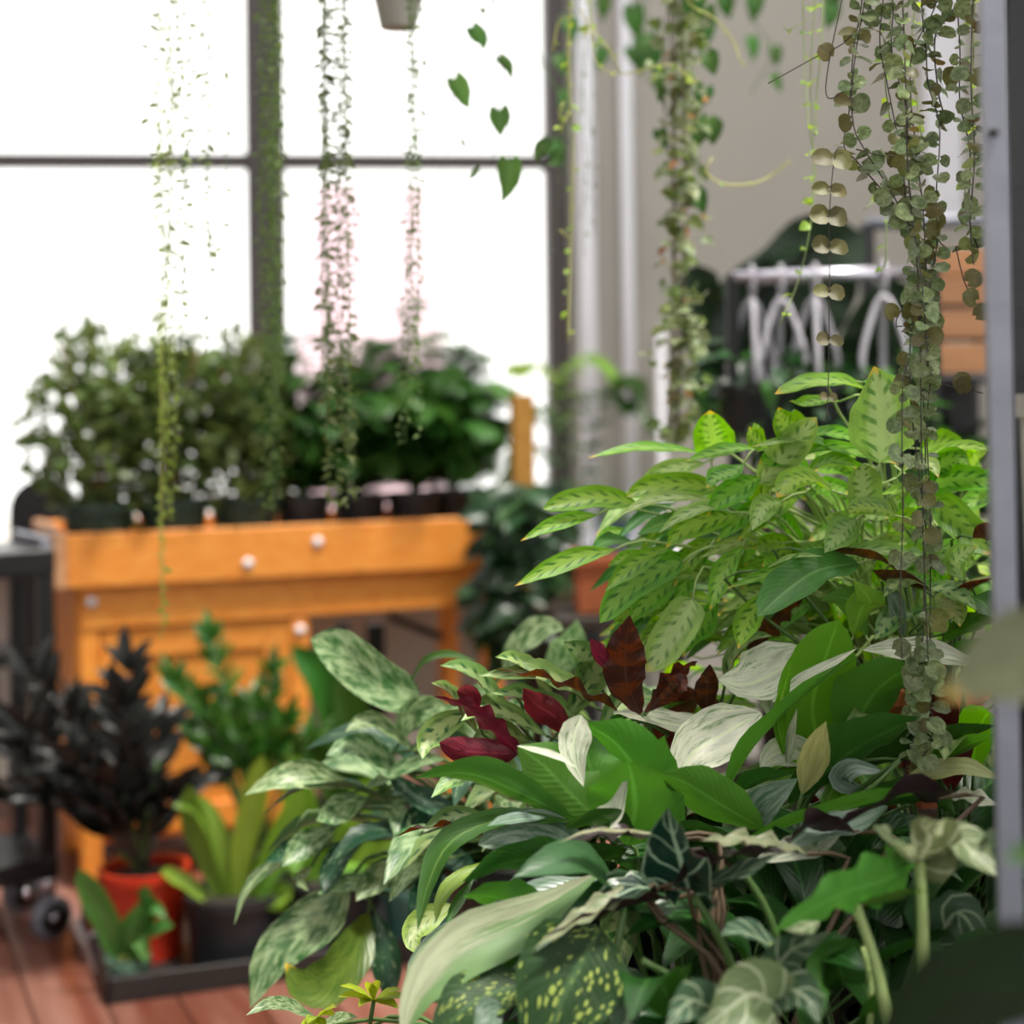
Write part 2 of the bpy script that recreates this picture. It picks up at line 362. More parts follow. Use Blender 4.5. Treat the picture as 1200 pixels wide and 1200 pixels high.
def pot(root, c, r, h, mat, taper=.78, rim=.012, soil=True, seg=28, square=False):
    """Nursery pot standing on C with a rolled rim, filled with soil."""
    m = MB(); t = rim
    m.lathe([(r*taper, 0), (r*.985, h-t*1.6), (r*1.06, h-t*1.6), (r*1.06, h), (r*.95, h), (r*.93, h-.03), (.001, h-.03)], c, seg)
    o = m.build('pot', mat, root, smooth=False)
    if soil:
        s = MB(); s.lathe([(r*.92, h-.028), (r*.85, h-.02), (r*.4, h-.012), (.002, h-.010)], c, 16); s.build('soil', 'soil', root)
    return o

def hero(root, crown, D, rows, mat, stem='stem', sr=.0022, dt=-.05, nostalk=False, sp=1.):
    part_stalk = sp
    """Leaves read off the photograph: (pixel points from base to tip, width px, facing, options); each is one part with its stalk."""
    crown = V(crown)
    for row in rows:
        pts, wpx, fc = row[:3]; o = row[3] if len(row) > 3 else {}
        q = [tuple(float(x) for x in a.split(',')) for a in pts.split()]
        d0 = o.get('d', D); d1 = o.get('e', d0+o.get('dt', dt)); n = len(q)
        sp = [P(x[0], x[1], (d0+(d1-d0)*i/(n-1)) if len(x) < 3 else x[2]) for i, x in enumerate(q)]
        mb = MB(); nu = o.get('nu', 14)
        blade(mb, sp, wpx*d0/FPX, R_(fc), o.get('p', 'lance'), o.get('cup', .3), o.get('wave', .08), o.get('freq', 2.5), nu, o.get('nv', 6), o.get('lobe'), o.get('tw', 0), 0, random.random()*6)
        if o.get('stalk', 1) and not nostalk and random.random() < part_stalk:
            b = sp[0]; T = (sp[0]-sp[1]).normalized(); L = (b-crown).length; cr = crown+V((random.uniform(-.02, .02), random.uniform(-.02, .02), 0))
            mb.tube(curve([cr, cr.lerp(b, .5)+V((0, 0, L*.12)), b-T*(-.012) if 0 else b+T*min(.05, L*.2), b], 8), sr*1.3, 5, 1, sr*.7)
        mb.build('leaf', [o.get('m', mat), o.get('s', stem)], root)

def rosette(root, crown, n, pet, bl, wid, mats, az=(0, 2*PI), el=(.3, 1.2), droop=.7, prof='lance', stem='stem', sr=.002, cup=.3, wave=.08, rad=.02, nu=9, nv=4, lobe=None, tw=.5, freq=3):
    """Leaves rising from one crown on stalks and arching over."""
    crown = V(crown)
    for i in range(n):
        a = az[0]+(az[1]-az[0])*(i+random.random())/n; e = random.uniform(*el); k = random.uniform(.75, 1.15)
        h = V((math.cos(a), math.sin(a), 0)); d = h*math.cos(e)+V((0, 0, math.sin(e)))
        b0 = crown+h*rad*random.random(); b1 = b0+d*pet*k
        d2 = (d+h*.35-V((0, 0, droop*.4))).normalized(); d3 = (d2-V((0, 0, droop*.8))).normalized()
        L = bl*k; sp = [b1, b1+d*L*.3, b1+d*L*.3+d2*L*.37, b1+d*L*.3+d2*L*.37+d3*L*.36]
        R = V((0, 0, 1))+h*.1+V((random.uniform(-.35, .35), random.uniform(-.35, .35), 0)); 
        if abs(d.z) > .9: R = R-h*1.2
        mb = MB(); blade(mb, sp, wid*k, R, prof, cup, wave, freq, nu, nv, lobe, random.uniform(-tw, tw), 0, random.random()*6)
        if pet > 0: mb.tube(curve([b0, b0.lerp(b1, .5)+V((0, 0, pet*.04)), b1, sp[1].lerp(b1, .8)], 6), sr*1.2, 4, 1, sr*.7)
        mb.build('leaf', [random.choice(mats), stem], root)

def proto_leaves(mats, L, wid, prof='ovate', k=3, cup=.3, nu=5, nv=4, wave=.1, bend=.2, lobe=None):
    """unlinked leaf meshes along +Y (upper side +Z) that repeats share"""
    out = []
    for m in mats:
        for i in range(k):
            mb = MB(); s = random.uniform(.85, 1.1)
            blade(mb, [(0, 0, 0), (0, L*.35*s, L*.04), (0, L*.7*s, -L*bend*.3), (0, L*s, -L*bend)], wid*random.uniform(.85, 1.1), (0, 0, 1), prof, cup, wave, 2, nu, nv, lobe)
            o = mb.build('leaf', m); C.objects.unlink(o); out.append(o.data); bpy.data.objects.remove(o)
    return out
def aim(p, d, up, s=1.):
    """matrix placing a +Y leaf at P along D with its upper side towards UP"""
    y = V(d).normalized(); x = y.cross(V(up))
    if x.length < .05: x = y.orthogonal()
    x.normalize(); z = x.cross(y)
    return Matrix(((x.x*s, y.x*s, z.x*s, p[0]), (x.y*s, y.y*s, z.y*s, p[1]), (x.z*s, y.z*s, z.z*s, p[2]), (0, 0, 0, 1)))
def put_leaf(root, org, me, p, d, up, s=1., name='leaf'):
    o = bpy.data.objects.new(name, me); C.objects.link(o); o.parent = root; o.matrix_local = aim(V(p)-org, d, up, s); return o
def rv(s=1.): return V((random.gauss(0, s), random.gauss(0, s), random.gauss(0, s)))

# ------------------------------------------------------------------ the room
WA = math.radians(6); WU = V((math.cos(WA), math.sin(WA), 0)); WN = V((math.sin(WA), -math.cos(WA), 0)); W0 = V((0, 5.2, 0))
WR = Matrix.Rotation(WA, 3, 'Z')
def wall_s(px):                      # where along the back wall a pixel column at horizon height falls
    k = (px-600)/FPX; return (k*W0.y-W0.x)/(WU.x-k*WU.y)
def wall_pt(s, z, out=0.): return W0+WU*s+WN*out+V((0, 0, z))
def wbox(mb, s0, s1, z0, z1, o0, o1): 
    return mb.box(wall_pt((s0+s1)/2, (z0+z1)/2, (o0+o1)/2), (s1-s0, o1-o0, z1-z0), WR)
def pyz(py, px=600):                 # height on the back wall of a pixel row
    s = wall_s(px); return P(px, py, (W0+WU*s).y).z
sL, sM0, sM1, sR, sRW = -2.05, wall_s(291), wall_s(336), wall_s(644), wall_s(668)
zS, zT, zM0, zM1 = .70, 3.0, pyz(195, 300), pyz(178, 300)
m = MB(); wbox(m, sL-1.2, sRW, 0, zS-.03, -.2, 0); wbox(m, sRW, 3.4, 0, 3.3, -.2, 0); wbox(m, sL-1.2, sRW, zT+.05, 3.3, -.2, 0); wbox(m, sL-1.2, sL-.08, zS-.03, zT+.05, -.2, 0)
struct(m.build('wall_back', 'plaster', smooth=False))
win = bpy.data.objects.new('window_1', None); C.objects.link(win); win.location = wall_pt((sL+sR)/2, zS, 0); struct(win)
m = MB(); wbox(m, sM0, sM1, zS, zT, -.11, -.01); m.build('mullion', 'frame_paint', win, smooth=False)
m = MB(); wbox(m, sR, sRW, zS, zT, -.12, .01); m.build('frame_side', 'frame_paint', win, smooth=False)
m = MB(); wbox(m, sL-.08, sL, zS, zT, -.12, .01); m.build('frame_side', 'frame_paint', win, smooth=False)
m = MB(); wbox(m, sL-.08, sRW, zT, zT+.05, -.12, .01); m.build('frame_top', 'frame_paint', win, smooth=False)
m = MB(); wbox(m, sL-.08, sRW, zS-.03, zS, -.12, .01); m.build('frame_bottom', 'frame_paint', win, smooth=False)
for a, b in ((sL, sM0), (sM1, sR)):
    m = MB(); wbox(m, a, b, zM0, zM1, -.09, -.03); m.build('muntin', 'frame_paint', win, smooth=False)
    for z0, z1 in ((zS, zM0), (zM1, zT)):
        m = MB(); wbox(m, a, b, z0, z1, -.065, -.059); m.build('pane', 'glass', win, smooth=False)
m = MB(); wbox(m, sL-.1, wall_s(790), zS-.035, zS, .0, .16); struct(m.build('trim_1', 'white_paint', smooth=False))     # sill board
for k, (a, b, top) in enumerate(((677, 698, 3.3), (727, 742, 3.3), (766, 777, pyz(385, 770)))):
    s0, s1 = wall_s(a), wall_s(b); r = (s1-s0)/2
    m = MB(); m.tube([wall_pt((s0+s1)/2, z, .05) for z in (.0, top/2, top)], r, 14)
    tag(m.build('wall_pipe', 'white_paint', loc=wall_pt((s0+s1)/2, 0, .05)), ['thick white pipe running up wall right beside window frame', 'thinner white pipe, second one right of window frame', 'short white pipe end on beige wall behind the ivy strand'][k], 'pipe')
s0, s1 = wall_s(1085), wall_s(1128)
m = MB(); wbox(m, s0, s1, pyz(255, 1100), 3.2, .0, .03); struct(m.build('trim_2', 'white_paint', smooth=False))
# rest of the shell, out of view: side and rear walls, and a ceiling; its long skylight is added for top light
for nm, bxs in (('wall_left', [((-3.15, 1.6, 1.65), (.1, 7.2, 3.3))]),
  ('wall_right', [((2.45, 4.0, 1.65), (.1, 2.9, 3.3)), ((2.45, .3, .45), (.1, 4.5, .9)), ((2.45, .3, 3.15), (.1, 4.5, .3)), ((2.45, -1.9, 1.65), (.1, .2, 3.3))]),
  ('wall_rear', [((-.35, -1.9, .55), (5.6, .1, 1.3)), ((-.35, -1.9, 3.2), (5.6, .1, .2)), ((-3.05, -1.9, 1.65), (.2, .1, 2.7)), ((2.35, -1.9, 1.65), (.2, .1, 2.7))])):  # rear sill raised to eye height to darken the lower plants
    m = MB()
    for c_, d_ in bxs: m.box(c_, d_)
    struct(m.build(nm, 'plaster', smooth=False))
rear_fill = bpy.data.objects.new('added_rear_window', None); C.objects.link(rear_fill); rear_fill.location = (-.35, -1.9, 1.2); struct(rear_fill)      # shop window, unseen behind the camera, added for frontal fill light
side = bpy.data.objects.new('added_side_window', None); C.objects.link(side); side.location = (2.45, .3, .6); struct(side)          # side window, unseen, added for more fill light
for k in range(5): m = MB(); m.box((-2.95+k*1.3, -1.9, 2.15), (.05, .06, 1.9)); m.build('mullion', 'frame_paint', rear_fill, smooth=False)
for k in range(4): m = MB(); m.box((-2.95+(k+.5)*1.3, -1.9, 2.15), (1.25, .006, 1.9)); m.build('pane', 'glass', rear_fill, smooth=False)
for k in range(4): m = MB(); m.box((2.45, -1.78+k*1.43, 1.95), (.06, .05, 2.1)); m.build('mullion', 'frame_paint', side, smooth=False)
for k in range(3): m = MB(); m.box((2.45, -1.78+(k+.5)*1.43, 1.95), (.006, 1.38, 2.1)); m.build('pane', 'glass', side, smooth=False)
SK = (-1.9, 2.1, .6, 4.7)
m = MB(); m.box(((-3.2+SK[0])/2, 1.85, 3.36), (SK[0]+3.2, 7.5, .1)); m.box(((SK[1]+2.5)/2, 1.85, 3.36), (2.5-SK[1], 7.5, .1))
m.box(((SK[0]+SK[1])/2, (SK[2]-1.95)/2, 3.36), (SK[1]-SK[0], SK[2]+1.95, .1)); m.box(((SK[0]+SK[1])/2, (SK[3]+5.6)/2, 3.36), (SK[1]-SK[0], 5.6-SK[3], .1))
struct(m.build('ceiling', 'white_paint', smooth=False))
sky = bpy.data.objects.new('added_skylight', None); C.objects.link(sky); sky.location = (.1, 2.65, 3.36); struct(sky)  # unseen skylight, added to let sun and sky onto the plants
for k in range(5): m = MB(); m.box((SK[0]+(SK[1]-SK[0])*k/4, (SK[2]+SK[3])/2, 3.38), (.04, SK[3]-SK[2], .05)); m.build('glazing_bar', 'frame_paint', sky, smooth=False)
for k in range(4):
    m = MB(); m.box((SK[0]+(SK[1]-SK[0])*(k+.5)/4, (SK[2]+SK[3])/2, 3.40), ((SK[1]-SK[0])/4-.04, SK[3]-SK[2], .006)); m.build('pane', 'glass', sky, smooth=False)
m = MB(); wbox(m, sL-1.2, 3.4, 0, .12, .0, .018); struct(m.build('baseboard_back', 'plaster', smooth=False))
# floor: slab plus boards laid square to the potting bench
FA = math.radians(23); FU = V((-math.sin(FA), math.cos(FA), 0)); FV = V((math.cos(FA), math.sin(FA), 0)); FR = Matrix.Rotation(FA, 3, 'Z')
m = MB(); m.box((0, 2, -.07), (9, 10, .1)); floor = struct(m.build('floor', 'dark_wood', smooth=False))
bpl = MB().box((0, 0, 0), (.134, 1.0, .02)).build('plank', 'red_wood'); bme = bpl.data; bpy.data.objects.remove(bpl)
for i in range(26):
    y = 1.75+random.uniform(-.5, 0); x = -1.5+i*.138
    while y < 5.4:
        L = random.uniform(1.6, 2.6); c = FV*x+FU*(y+L/2)
        if -2.6 < c.x < 1.3 and c.y < 5.25 and abs(c.x) < .2+c.y*.55:
            o = bpy.data.objects.new('plank', bme); C.objects.link(o); o.parent = floor; o.location = (c.x, c.y, -.0105); o.rotation_euler = (0, 0, FA); o.scale = (1, L-.004, 1)
        y += L
# a pink building across the street, seen through the right pane
m = MB(); m.box((0, 11, -.06), (20, 10.5, .1)); struct(m.build('ground_outside', 'plaster', smooth=False))
b = thing('street_building', (.2, 12, 0), 'pale pink building outside the window, washed out by daylight', 'building')
m = MB(); x0 = P(345, 200, 12).x; x1 = P(510, 200, 12).x
ht = P(400, 215, 12).z; m.box(((x0+x1)/2, 12.5, ht/2-.02), (x1-x0, 1, ht+.04)); m.build('facade', 'pink_wall', b, smooth=False)

# ------------------------------------------------------------------ potting bench
BA = math.radians(22); BU = V((math.cos(BA), math.sin(BA), 0)); BV = V((-math.sin(BA), math.cos(BA), 0)); BR = Matrix.Rotation(BA, 3, 'Z')
B0 = P(78, 627, 3.9); BZ = B0.z; B0 = V((B0.x, B0.y, 0)); BL, BD = 1.16, .50
def bp(u, v, z): return B0+BU*u+BV*v+V((0, 0, z))
def bbox(mb, u0, u1, v0, v1, z0, z1): return mb.box(bp((u0+u1)/2, (v0+v1)/2, (z0+z1)/2), (u1-u0, v1-v0, z1-z0), BR)
bench = thing('potting_bench', bp(BL/2, BD/2, 0), 'orange pine potting bench with a cupboard, under the window', 'bench')
def bpart(n, mat, *a, parent=None): return bbox(MB(), *a).build(n, mat, parent or bench, smooth=False)
bpart('front_rail', 'pine', 0, BL, 0, .035, BZ-.13, BZ)
bpart('back_rail', 'pine', 0, BL, BD-.035, BD, BZ-.13, BZ)
bpart('end_rail', 'pine_end', -.03, 0, 0, BD, BZ-.13, BZ+.005)
bpart('end_rail', 'pine', BL, BL+.03, 0, BD, BZ-.13, BZ)
for k in range(4): bpart('top_board', 'pine', .005, BL-.005, .04+k*.105, .14+k*.105, BZ-.075, BZ-.055)
bpart('apron', 'pine', .035, BL-.02, .03, .052, BZ-.235, BZ-.131)
for u in (.03, .555, BL-.07): 
    for v in (.055, BD-.1): bpart('leg', 'pine', u, u+.05, v-.02, v+.03, 0, BZ-.131 if u != .555 else BZ-.24)
dr = bpart('door', 'pine', .085, .552, .05, .066, .12, BZ-.24)
for a in ((.085, .145), (.49, .552)): bpart('door_stile', 'pine', a[0], a[1], .04, .052, .12, BZ-.242, parent=dr)
for a in ((.12, .18), (BZ-.31, BZ-.242)): bpart('door_rail', 'pine', .146, .489, .041, .053, a[0], a[1], parent=dr)
bpart('cupboard_side', 'pine', .02, .03, .05, BD-.05, .1, BZ-.13)
bpart('cupboard_floor', 'pine', .03, .6, .07, BD-.05, .1, .118)
bpart('cupboard_back', 'pine', .03, .6, BD-.045, BD-.03, .1, BZ-.14)
for px, py, u in ((110, 705, .06), (345, 738, .58), (362, 635, .62), (280, 660, .44)):
    v = 0 if py < 690 else (.03 if py < 720 else .033); z = P(px, py, bp(u, v, 0).y).z
    m = MB(); c = bp(u, v-.001, z); m.tube([c, c+V((math.sin(BA), -math.cos(BA), 0))*.006], .013, 12); m.build('screw_cap', 'white_paint', bench)
uB = 1.10
c = P(607, 462, bp(uB, .05, 0).y+.01); m = MB(); m.box((c.x+.01, c.y, (BZ-.25+c.z)/2), (.062, .03, c.z-BZ+.25), BR); m.build('upright', 'post_wood', bench, smooth=False)

# fig bushes in green pots along the left of the bench
FIGL = proto_leaves(['fig'], .050, .030, 'ovate', 4)
def bush(name, label, px, pyb, u, v, hgt, rad, n, leafs, potm, cat='plant', group=None, stemm='bark', r=.09, seed=1, squash=1.):
    base = bp(u, v, BZ-.055); root = thing(name, base, label, cat, group)
    pot(root, base, r, .125, potm); top = base+V((0, 0, .12)); tips = []
    for k in range(7):
        a = 2*PI*k/7+random.random(); q = rad*random.uniform(.3, .8); e = top+V((math.cos(a)*q, math.sin(a)*q, hgt*random.uniform(.55, .95)))
        pts = curve([top+V((0, 0, -.02)), top.lerp(e, .4)+rv(.012), e], 7); MB().tube(pts, .005, 5, 0, .0018).build('stem', stemm, root); tips.append(pts)
    cz = top+V((0, 0, hgt*.43))
    for i in range(n):
        o = rv(1).normalized()*random.random()**.45; p = cz+V((o.x*rad, o.y*rad, o.z*hgt*.56)); d = o.normalized()*.7+rv(.5)+V((0, 0, .1))
        put_leaf(root, root.location, random.choice(leafs), p, d, V((0, 0, 1))+rv(.5), random.uniform(.7, 1.3))
    mb = MB()
    for i in range(700):
        o = rv(1).normalized()*random.random()**.4; p = cz+V((o.x*rad*.95, o.y*rad*.95, o.z*hgt*.55)); d = rv(1).normalized()
        blade(mb, [p, p+d*.022, p+d*.042], .026, V((0, 0, 1))+rv(.6), 'ovate', .25, 0, 1, 3, 2)
    stuff(mb.build('inner_foliage', 'fig', root))
    for q in tips[::2]:
        for k in range(3): put_leaf(root, root.location, random.choice(leafs), q[-1]+V((0, 0, hgt*.08*k)), rv(.6)+V((0, 0, .6)), rv(1), .9)
    return root
bush('potted_fig', 'variegated small-leafed bush in green pot, nearest the left end of the bench', 0, 0, .09, .10, .46, .19, 285, FIGL, 'pot_green', group='variegated bushes on the bench')
bush('potted_fig', 'variegated small-leafed bush in green pot, middle one of three on the bench', 0, 0, .275, .11, .43, .165, 270, FIGL, 'pot_green', group='variegated bushes on the bench')
bush('potted_fig', 'variegated small-leafed bush in green pot, in front of the brown window mullion', 0, 0, .46, .12, .43, .165, 270, FIGL, 'pot_green', group='variegated bushes on the bench')

def frond(pts, nl, ll, lw, up=(0, 0, 1)):
    """one palm frond: midrib with paired leaflets"""
    mb = MB(); sp = curve(pts, nl*2+4); mb.tube(sp, .0022, 4, 1, .0008)
    for i in range(3, len(sp)-1):
        t = i/(len(sp)-1); T = (sp[i+1]-sp[i-1]).normalized(); Sd = T.cross(V(up)).normalized(); L = ll*(math.sin(PI*min(1, .15+t*.85))**.6*.85+.15)
        for sg in (-1, 1):
            d = (Sd*sg+T*.7-V((0, 0, .3+.2*random.random()))).normalized(); p = sp[i]
            blade(mb, [p, p+d*L*.5, p+d*L-V((0, 0, L*.2))], lw, V(up)+rv(.15), 'lance', .2, 0, 1, 3, 2)
    return mb
def palm(name, label, base, n, H, sp_, ll, lw, mats, potm, r=.074, ph=.12, group=None, tilt=(.1, 1.25), nl=15):
    root = thing(name, base, label, 'plant', group); base = V(base); pot(root, base, r, ph, potm); top = base+V((0, 0, ph-.02))
    for i in range(n):
        a = 2*PI*(i+random.random()*.6)/n; h = V((math.cos(a), math.sin(a), 0)); k = random.uniform(*tilt); hh = H*random.uniform(.65, 1)*(1-k*.35)
        e = h*sp_*k*1.6; pts = [top, top+e*.2+V((0, 0, hh*.4)), top+e*.55+V((0, 0, hh*.8)), top+e+V((0, 0, hh*(.98-.25*k)))]
        frond(pts, nl, ll, lw).build('frond', [random.choice(mats), 'stem'], root)
    for i in range(n//2):
        a = random.random()*2*PI; h = V((math.cos(a), math.sin(a), 0))*sp_*random.uniform(.5, 1); z = random.uniform(.08, .3)
        frond([top, top+h*.4+V((0, 0, z*.7)), top+h*.9+V((0, 0, z)), top+h*1.4+V((0, 0, z*.7))], nl, ll, lw).build('frond', [random.choice(mats), 'stem'], root)
    return root
lab = ['feathery parlour palm in black pot, right after the variegated bushes', 'feathery parlour palm in black pot, middle of the bench', 'tall feathery palm in black pot before the right window pane', 'feathery palm in black pot beside the pine upright']
for k, (u, v) in enumerate(((.62, .14), (.78, .16), (.93, .15), (1.07, .20))):
    palm('potted_palm', lab[k], bp(u, v, BZ-.055), 34, (.54, .56, .62, .54)[k], .14, .12, .015, ['palm'], 'pot_black', group='palms on the bench')
# dark trailing plant over the bench's right end
tb = bp(1.135, -.10, 0); z0 = P(630, 575, tb.y).z
root = thing('trailing_hoya', (tb.x, tb.y, z0-.12), 'dark glossy plant trailing over the right end of the pine bench', 'plant')
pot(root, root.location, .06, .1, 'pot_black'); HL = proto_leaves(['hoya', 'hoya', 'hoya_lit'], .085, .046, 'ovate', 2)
for k in range(17):
    t0 = root.location+V((random.uniform(-.05, .05), random.uniform(-.05, .05), .09)); e = P(random.uniform(570, 690), random.uniform(640, 780), tb.y+random.uniform(-.12, .05))
    pts = curve([t0, t0+V(((e.x-t0.x)*.8, (e.y-t0.y)*.9, .03)), e.lerp(t0, .5)+V(((e.x-t0.x)*.45, -.03, 0)), e], 12)
    MB().tube(pts, .003, 4, 0, .0015).build('vine', 'stem', root)
    for i in range(1, 12): 
        for sg in (-1, 1):
            if random.random() < .75: put_leaf(root, root.location, random.choice(HL), pts[i], V((sg*.8, -.5, -.5))+rv(.35), V((0, -.7, .6))+rv(.3), random.uniform(.7, 1.25))
# blue pot on the sill, palm with yellow-green frond behind the bench
c = wall_pt(wall_s(715), zS, .07); root = thing('sill_pot', c, 'blue-grey pot with a small plant, on the window sill by the white pipes', 'plant')
pot(root, c, .055, .09, 'pot_blue'); rosette(root, c+V((0, 0, .08)), 9, .05, .12, .035, ['palm'], nu=6)
c = bp(1.42, .28, .3); root = thing('arching_palm', (c.x, c.y, 0), 'arching palm with yellow-green upper fronds, between bench and white pipes', 'plant')
pot(root, root.location, .12, .5, 'pot_black'); top = root.location+V((0, 0, .48)); yb = c.y
for pts, mm, nl in (((690, 640, 655, 470, 690, 415, 730, 445), 'palm_yellow', 9), ((690, 640, 660, 500, 640, 430, 600, 425), 'palm_yellow', 8), ((700, 640, 700, 500, 730, 440, 765, 500), 'palm', 9), ((700, 640, 690, 520, 700, 460, 740, 470), 'palm', 8), ((690, 640, 660, 540, 640, 480, 620, 480), 'palm', 8), ((690, 640, 650, 560, 620, 520, 590, 560), 'palm', 8)):
    q = [P(pts[i], pts[i+1], yb-.05*i/6) for i in (0, 2, 4, 6)]; frond([top]+q[1:], nl, .15, .03).build('frond', [mm, 'stem'], root)
# terracotta box on a stool
c = P(730, 722, 3.55); root = thing('wooden_stool', (c.x, c.y+.1, 0), 'plain dark stool carrying a terracotta trough by the white pipes', 'stool')
m = MB(); m.box((c.x, c.y+.1, c.z-.015), (.3, .24, .03)); m.build('seat', 'dark_wood', root, smooth=False)
for sx in (-.12, .12):
    for sy in (.01, .19): m = MB(); m.box((c.x+sx, c.y+sy, (c.z-.03)/2), (.035, .035, c.z-.03)); m.build('leg', 'dark_wood', root, smooth=False)
root = thing('terracotta_trough', (c.x, c.y+.1, c.z), 'orange terracotta trough half hidden behind the prayer plant', 'planter'); zt = P(730, 652, 3.55).z-c.z
m = MB(); m.box((c.x, c.y+.1, c.z+zt/2), (.20, .16, zt)); m.box((c.x, c.y+.1, c.z+zt-.012), (.215, .175, .026)); m.build('trough', 'pot_terra', root, smooth=False)
m = MB(); m.box((c.x, c.y+.1, c.z+zt-.001), (.18, .14, .012)); m.build('soil', 'soil', root, smooth=False)

# ------------------------------------------------------------------ left: cart, chair, white stand-in box
cn, cf = P(57, 1096, 3.6), P(24, 1062, 3.78); cn.z = cf.z = 0
cart = thing('utility_cart', (cn.x-.25, (cn.y+cf.y)/2, 0), 'black metal cart on chrome casters beside the pine bench', 'cart')
cu = (cf-cn).normalized(); cw = V((-cu.y, cu.x, 0))
if cw.x > 0: cw = -cw
zt = P(40, 640, 3.65).z; CR = Matrix((( -cw.x, cu.x, 0), (-cw.y, cu.y, 0), (0, 0, 1)))
DC = (cf-cn).length
for a in (0, .7):
    for bq in (0, DC):
        q = cn+cw*a+cu*bq
        m = MB(); m.box(q+V((0, 0, (.14+zt)/2)), (.034, .034, zt-.14), CR); m.build('post', 'black_metal', cart, smooth=False)
        cs = MB(); cs.tube([q+V((0, 0, .10)), q+V((0, 0, .145))], .017, 10); cs.tube([q+cu*.012+V((0, 0, .11)), q+cu*.02-cw*.012+V((0, 0, .045))], .008, 6); co = cs.build('caster', 'chrome', cart)
        wx = q-cw*.005; wh = MB(); wd_ = (cw*-.3+cu*-1).normalized()
        wh.tube([wx+V((0, 0, .048))-wd_*.014, wx+V((0, 0, .048))+wd_*.014], .047, 22); wh.build('wheel', 'grey_metal', co)
        hb = MB(); hb.tube([wx+V((0, 0, .048))-wd_*.017, wx+V((0, 0, .048))+wd_*.017], .034, 16); hb.tube([wx+V((0, 0, .048))-wd_*.02, wx+V((0, 0, .048))+wd_*.02], .010, 10, 1); hb.build('hub', ['rubber', 'chrome'], co)
for z in (.16, zt-.03): 
    m = MB(); m.box(cn+cw*.35+cu*DC/2+V((0, 0, z)), (.74, DC+.04, .05 if z < .5 else .06), CR); m.build('shelf', 'black_metal', cart, smooth=False)
m = MB(); m.box(cn+cu*DC/2+V((0, 0, zt+.01)), (.02, DC+.03, .03), CR); m.build('handle', 'grey_metal', cart, smooth=False)
c = P(52, 560, 4.5); root = thing('black_chair', (c.x, c.y, 0), 'black chair with rounded back between the cart and the window', 'chair')
m = MB(); pr = []; Wd = .19
for i in range(13): a = PI*i/12; pr.append((math.cos(a)*Wd/2, c.z-.09+math.sin(a)*.09))
pr = [(Wd/2, .5)]+pr+[(-Wd/2, .5)]; n = len(pr)
m.add([(c.x+x, c.y-.015, z) for x, z in pr]+[(c.x+x, c.y+.015, z) for x, z in pr], [tuple(range(n)), tuple(range(2*n-1, n-1, -1))]+[(i, i+n, (i+1) % n+n, (i+1) % n) for i in range(n)])
m.build('backrest', 'black_metal', root, smooth=False)
m = MB(); m.box((c.x, c.y+.19, .47), (.38, .36, .04)); m.build('seat', 'black_metal', root, smooth=False)
for sx in (-.16, .16):
    for sy in (.03, .34): m = MB(); m.tube([(c.x+sx, c.y+sy, .46), (c.x+sx*1.1, c.y+sy, 0)], .014, 8); m.build('leg', 'black_metal', root)
c = P(75, 735, 4.83); root = thing('white_light_box', (c.x, c.y+.12, 0), 'white box added for a patch of white light behind the black cart', 'stand-in box')  # white box standing in for bright light behind the cart
m = MB(); m.box((c.x, c.y+.12, c.z/2+.03), (.16, .11, c.z+.06)); m.build('body', 'plastic_white', root, smooth=False)
m = MB(); m.box((c.x, c.y+.12, c.z+.07), (.175, .125, .03)); m.build('top_slab', 'plastic_white', root, smooth=False)
# black stand in the open half of the bench
c = P(425, 740, 4.5); root = thing('folding_stand', (c.x, c.y, 0), 'black folding stand stored in the open half of the bench', 'stand')
for px in (402, 440): q = P(px, 730, 4.5); m = MB(); m.box((q.x, q.y, q.z/2), (.034 if px < 420 else .05, .03, q.z)); m.build('post', 'black_metal', root, smooth=False)
m = MB(); m.tube([P(455, 722, 4.5), P(520, 748, 4.5)], .012, 6); m.build('brace', 'black_metal', root)
q0, q1 = P(395, 905, 4.5), P(450, 905, 4.5); m = MB(); m.box(((q0.x+q1.x)/2, 4.5, .03), (.3, .25, .06)); m.build('base', 'black_metal', root, smooth=False)
m = MB(); m.tube([P(400, 845, 4.48), P(445, 845, 4.48)], .02, 8); m.build('crossbar', 'black_metal', root)

# ------------------------------------------------------------------ tray of plants on the floor
t0 = P(125, 1174, 3.2); t0.z = 0; TD = math.radians(20); TU = V((math.cos(TD), math.sin(TD), 0)); TV = V((-math.sin(TD), math.cos(TD), 0)); TR = Matrix.Rotation(TD, 3, 'Z')
def tp_(u, v, z=0.): return t0+TU*u+TV*v+V((0, 0, z))
TL, TW, TH = .98, .56, .045
root = thing('plant_tray', tp_(TL/2, TW/2), 'low black tray on the floorboards, holding the potted plants', 'tray')
m = MB(); m.box(tp_(TL/2, TW/2, .006), (TL, TW, .012), TR); m.build('tray_floor', 'tray', root, smooth=False)
for u0, u1, v0, v1 in ((0, TL, 0, .012), (0, TL, TW-.012, TW), (0, .012, 0, TW), (TL-.012, TL, 0, TW)):
    m = MB(); m.box(tp_((u0+u1)/2, (v0+v1)/2, TH/2+.006), (u1-u0, v1-v0, TH), TR); m.build('rim', 'tray', root, smooth=False)
def on_tray(px, v):                  # tray position under a pixel column
    u = 0
    for _ in range(30): q = tp_(u, v); u += ((px-600)/FPX*q.y-q.x-.01)*.9
    return tp_(u, v, .012)
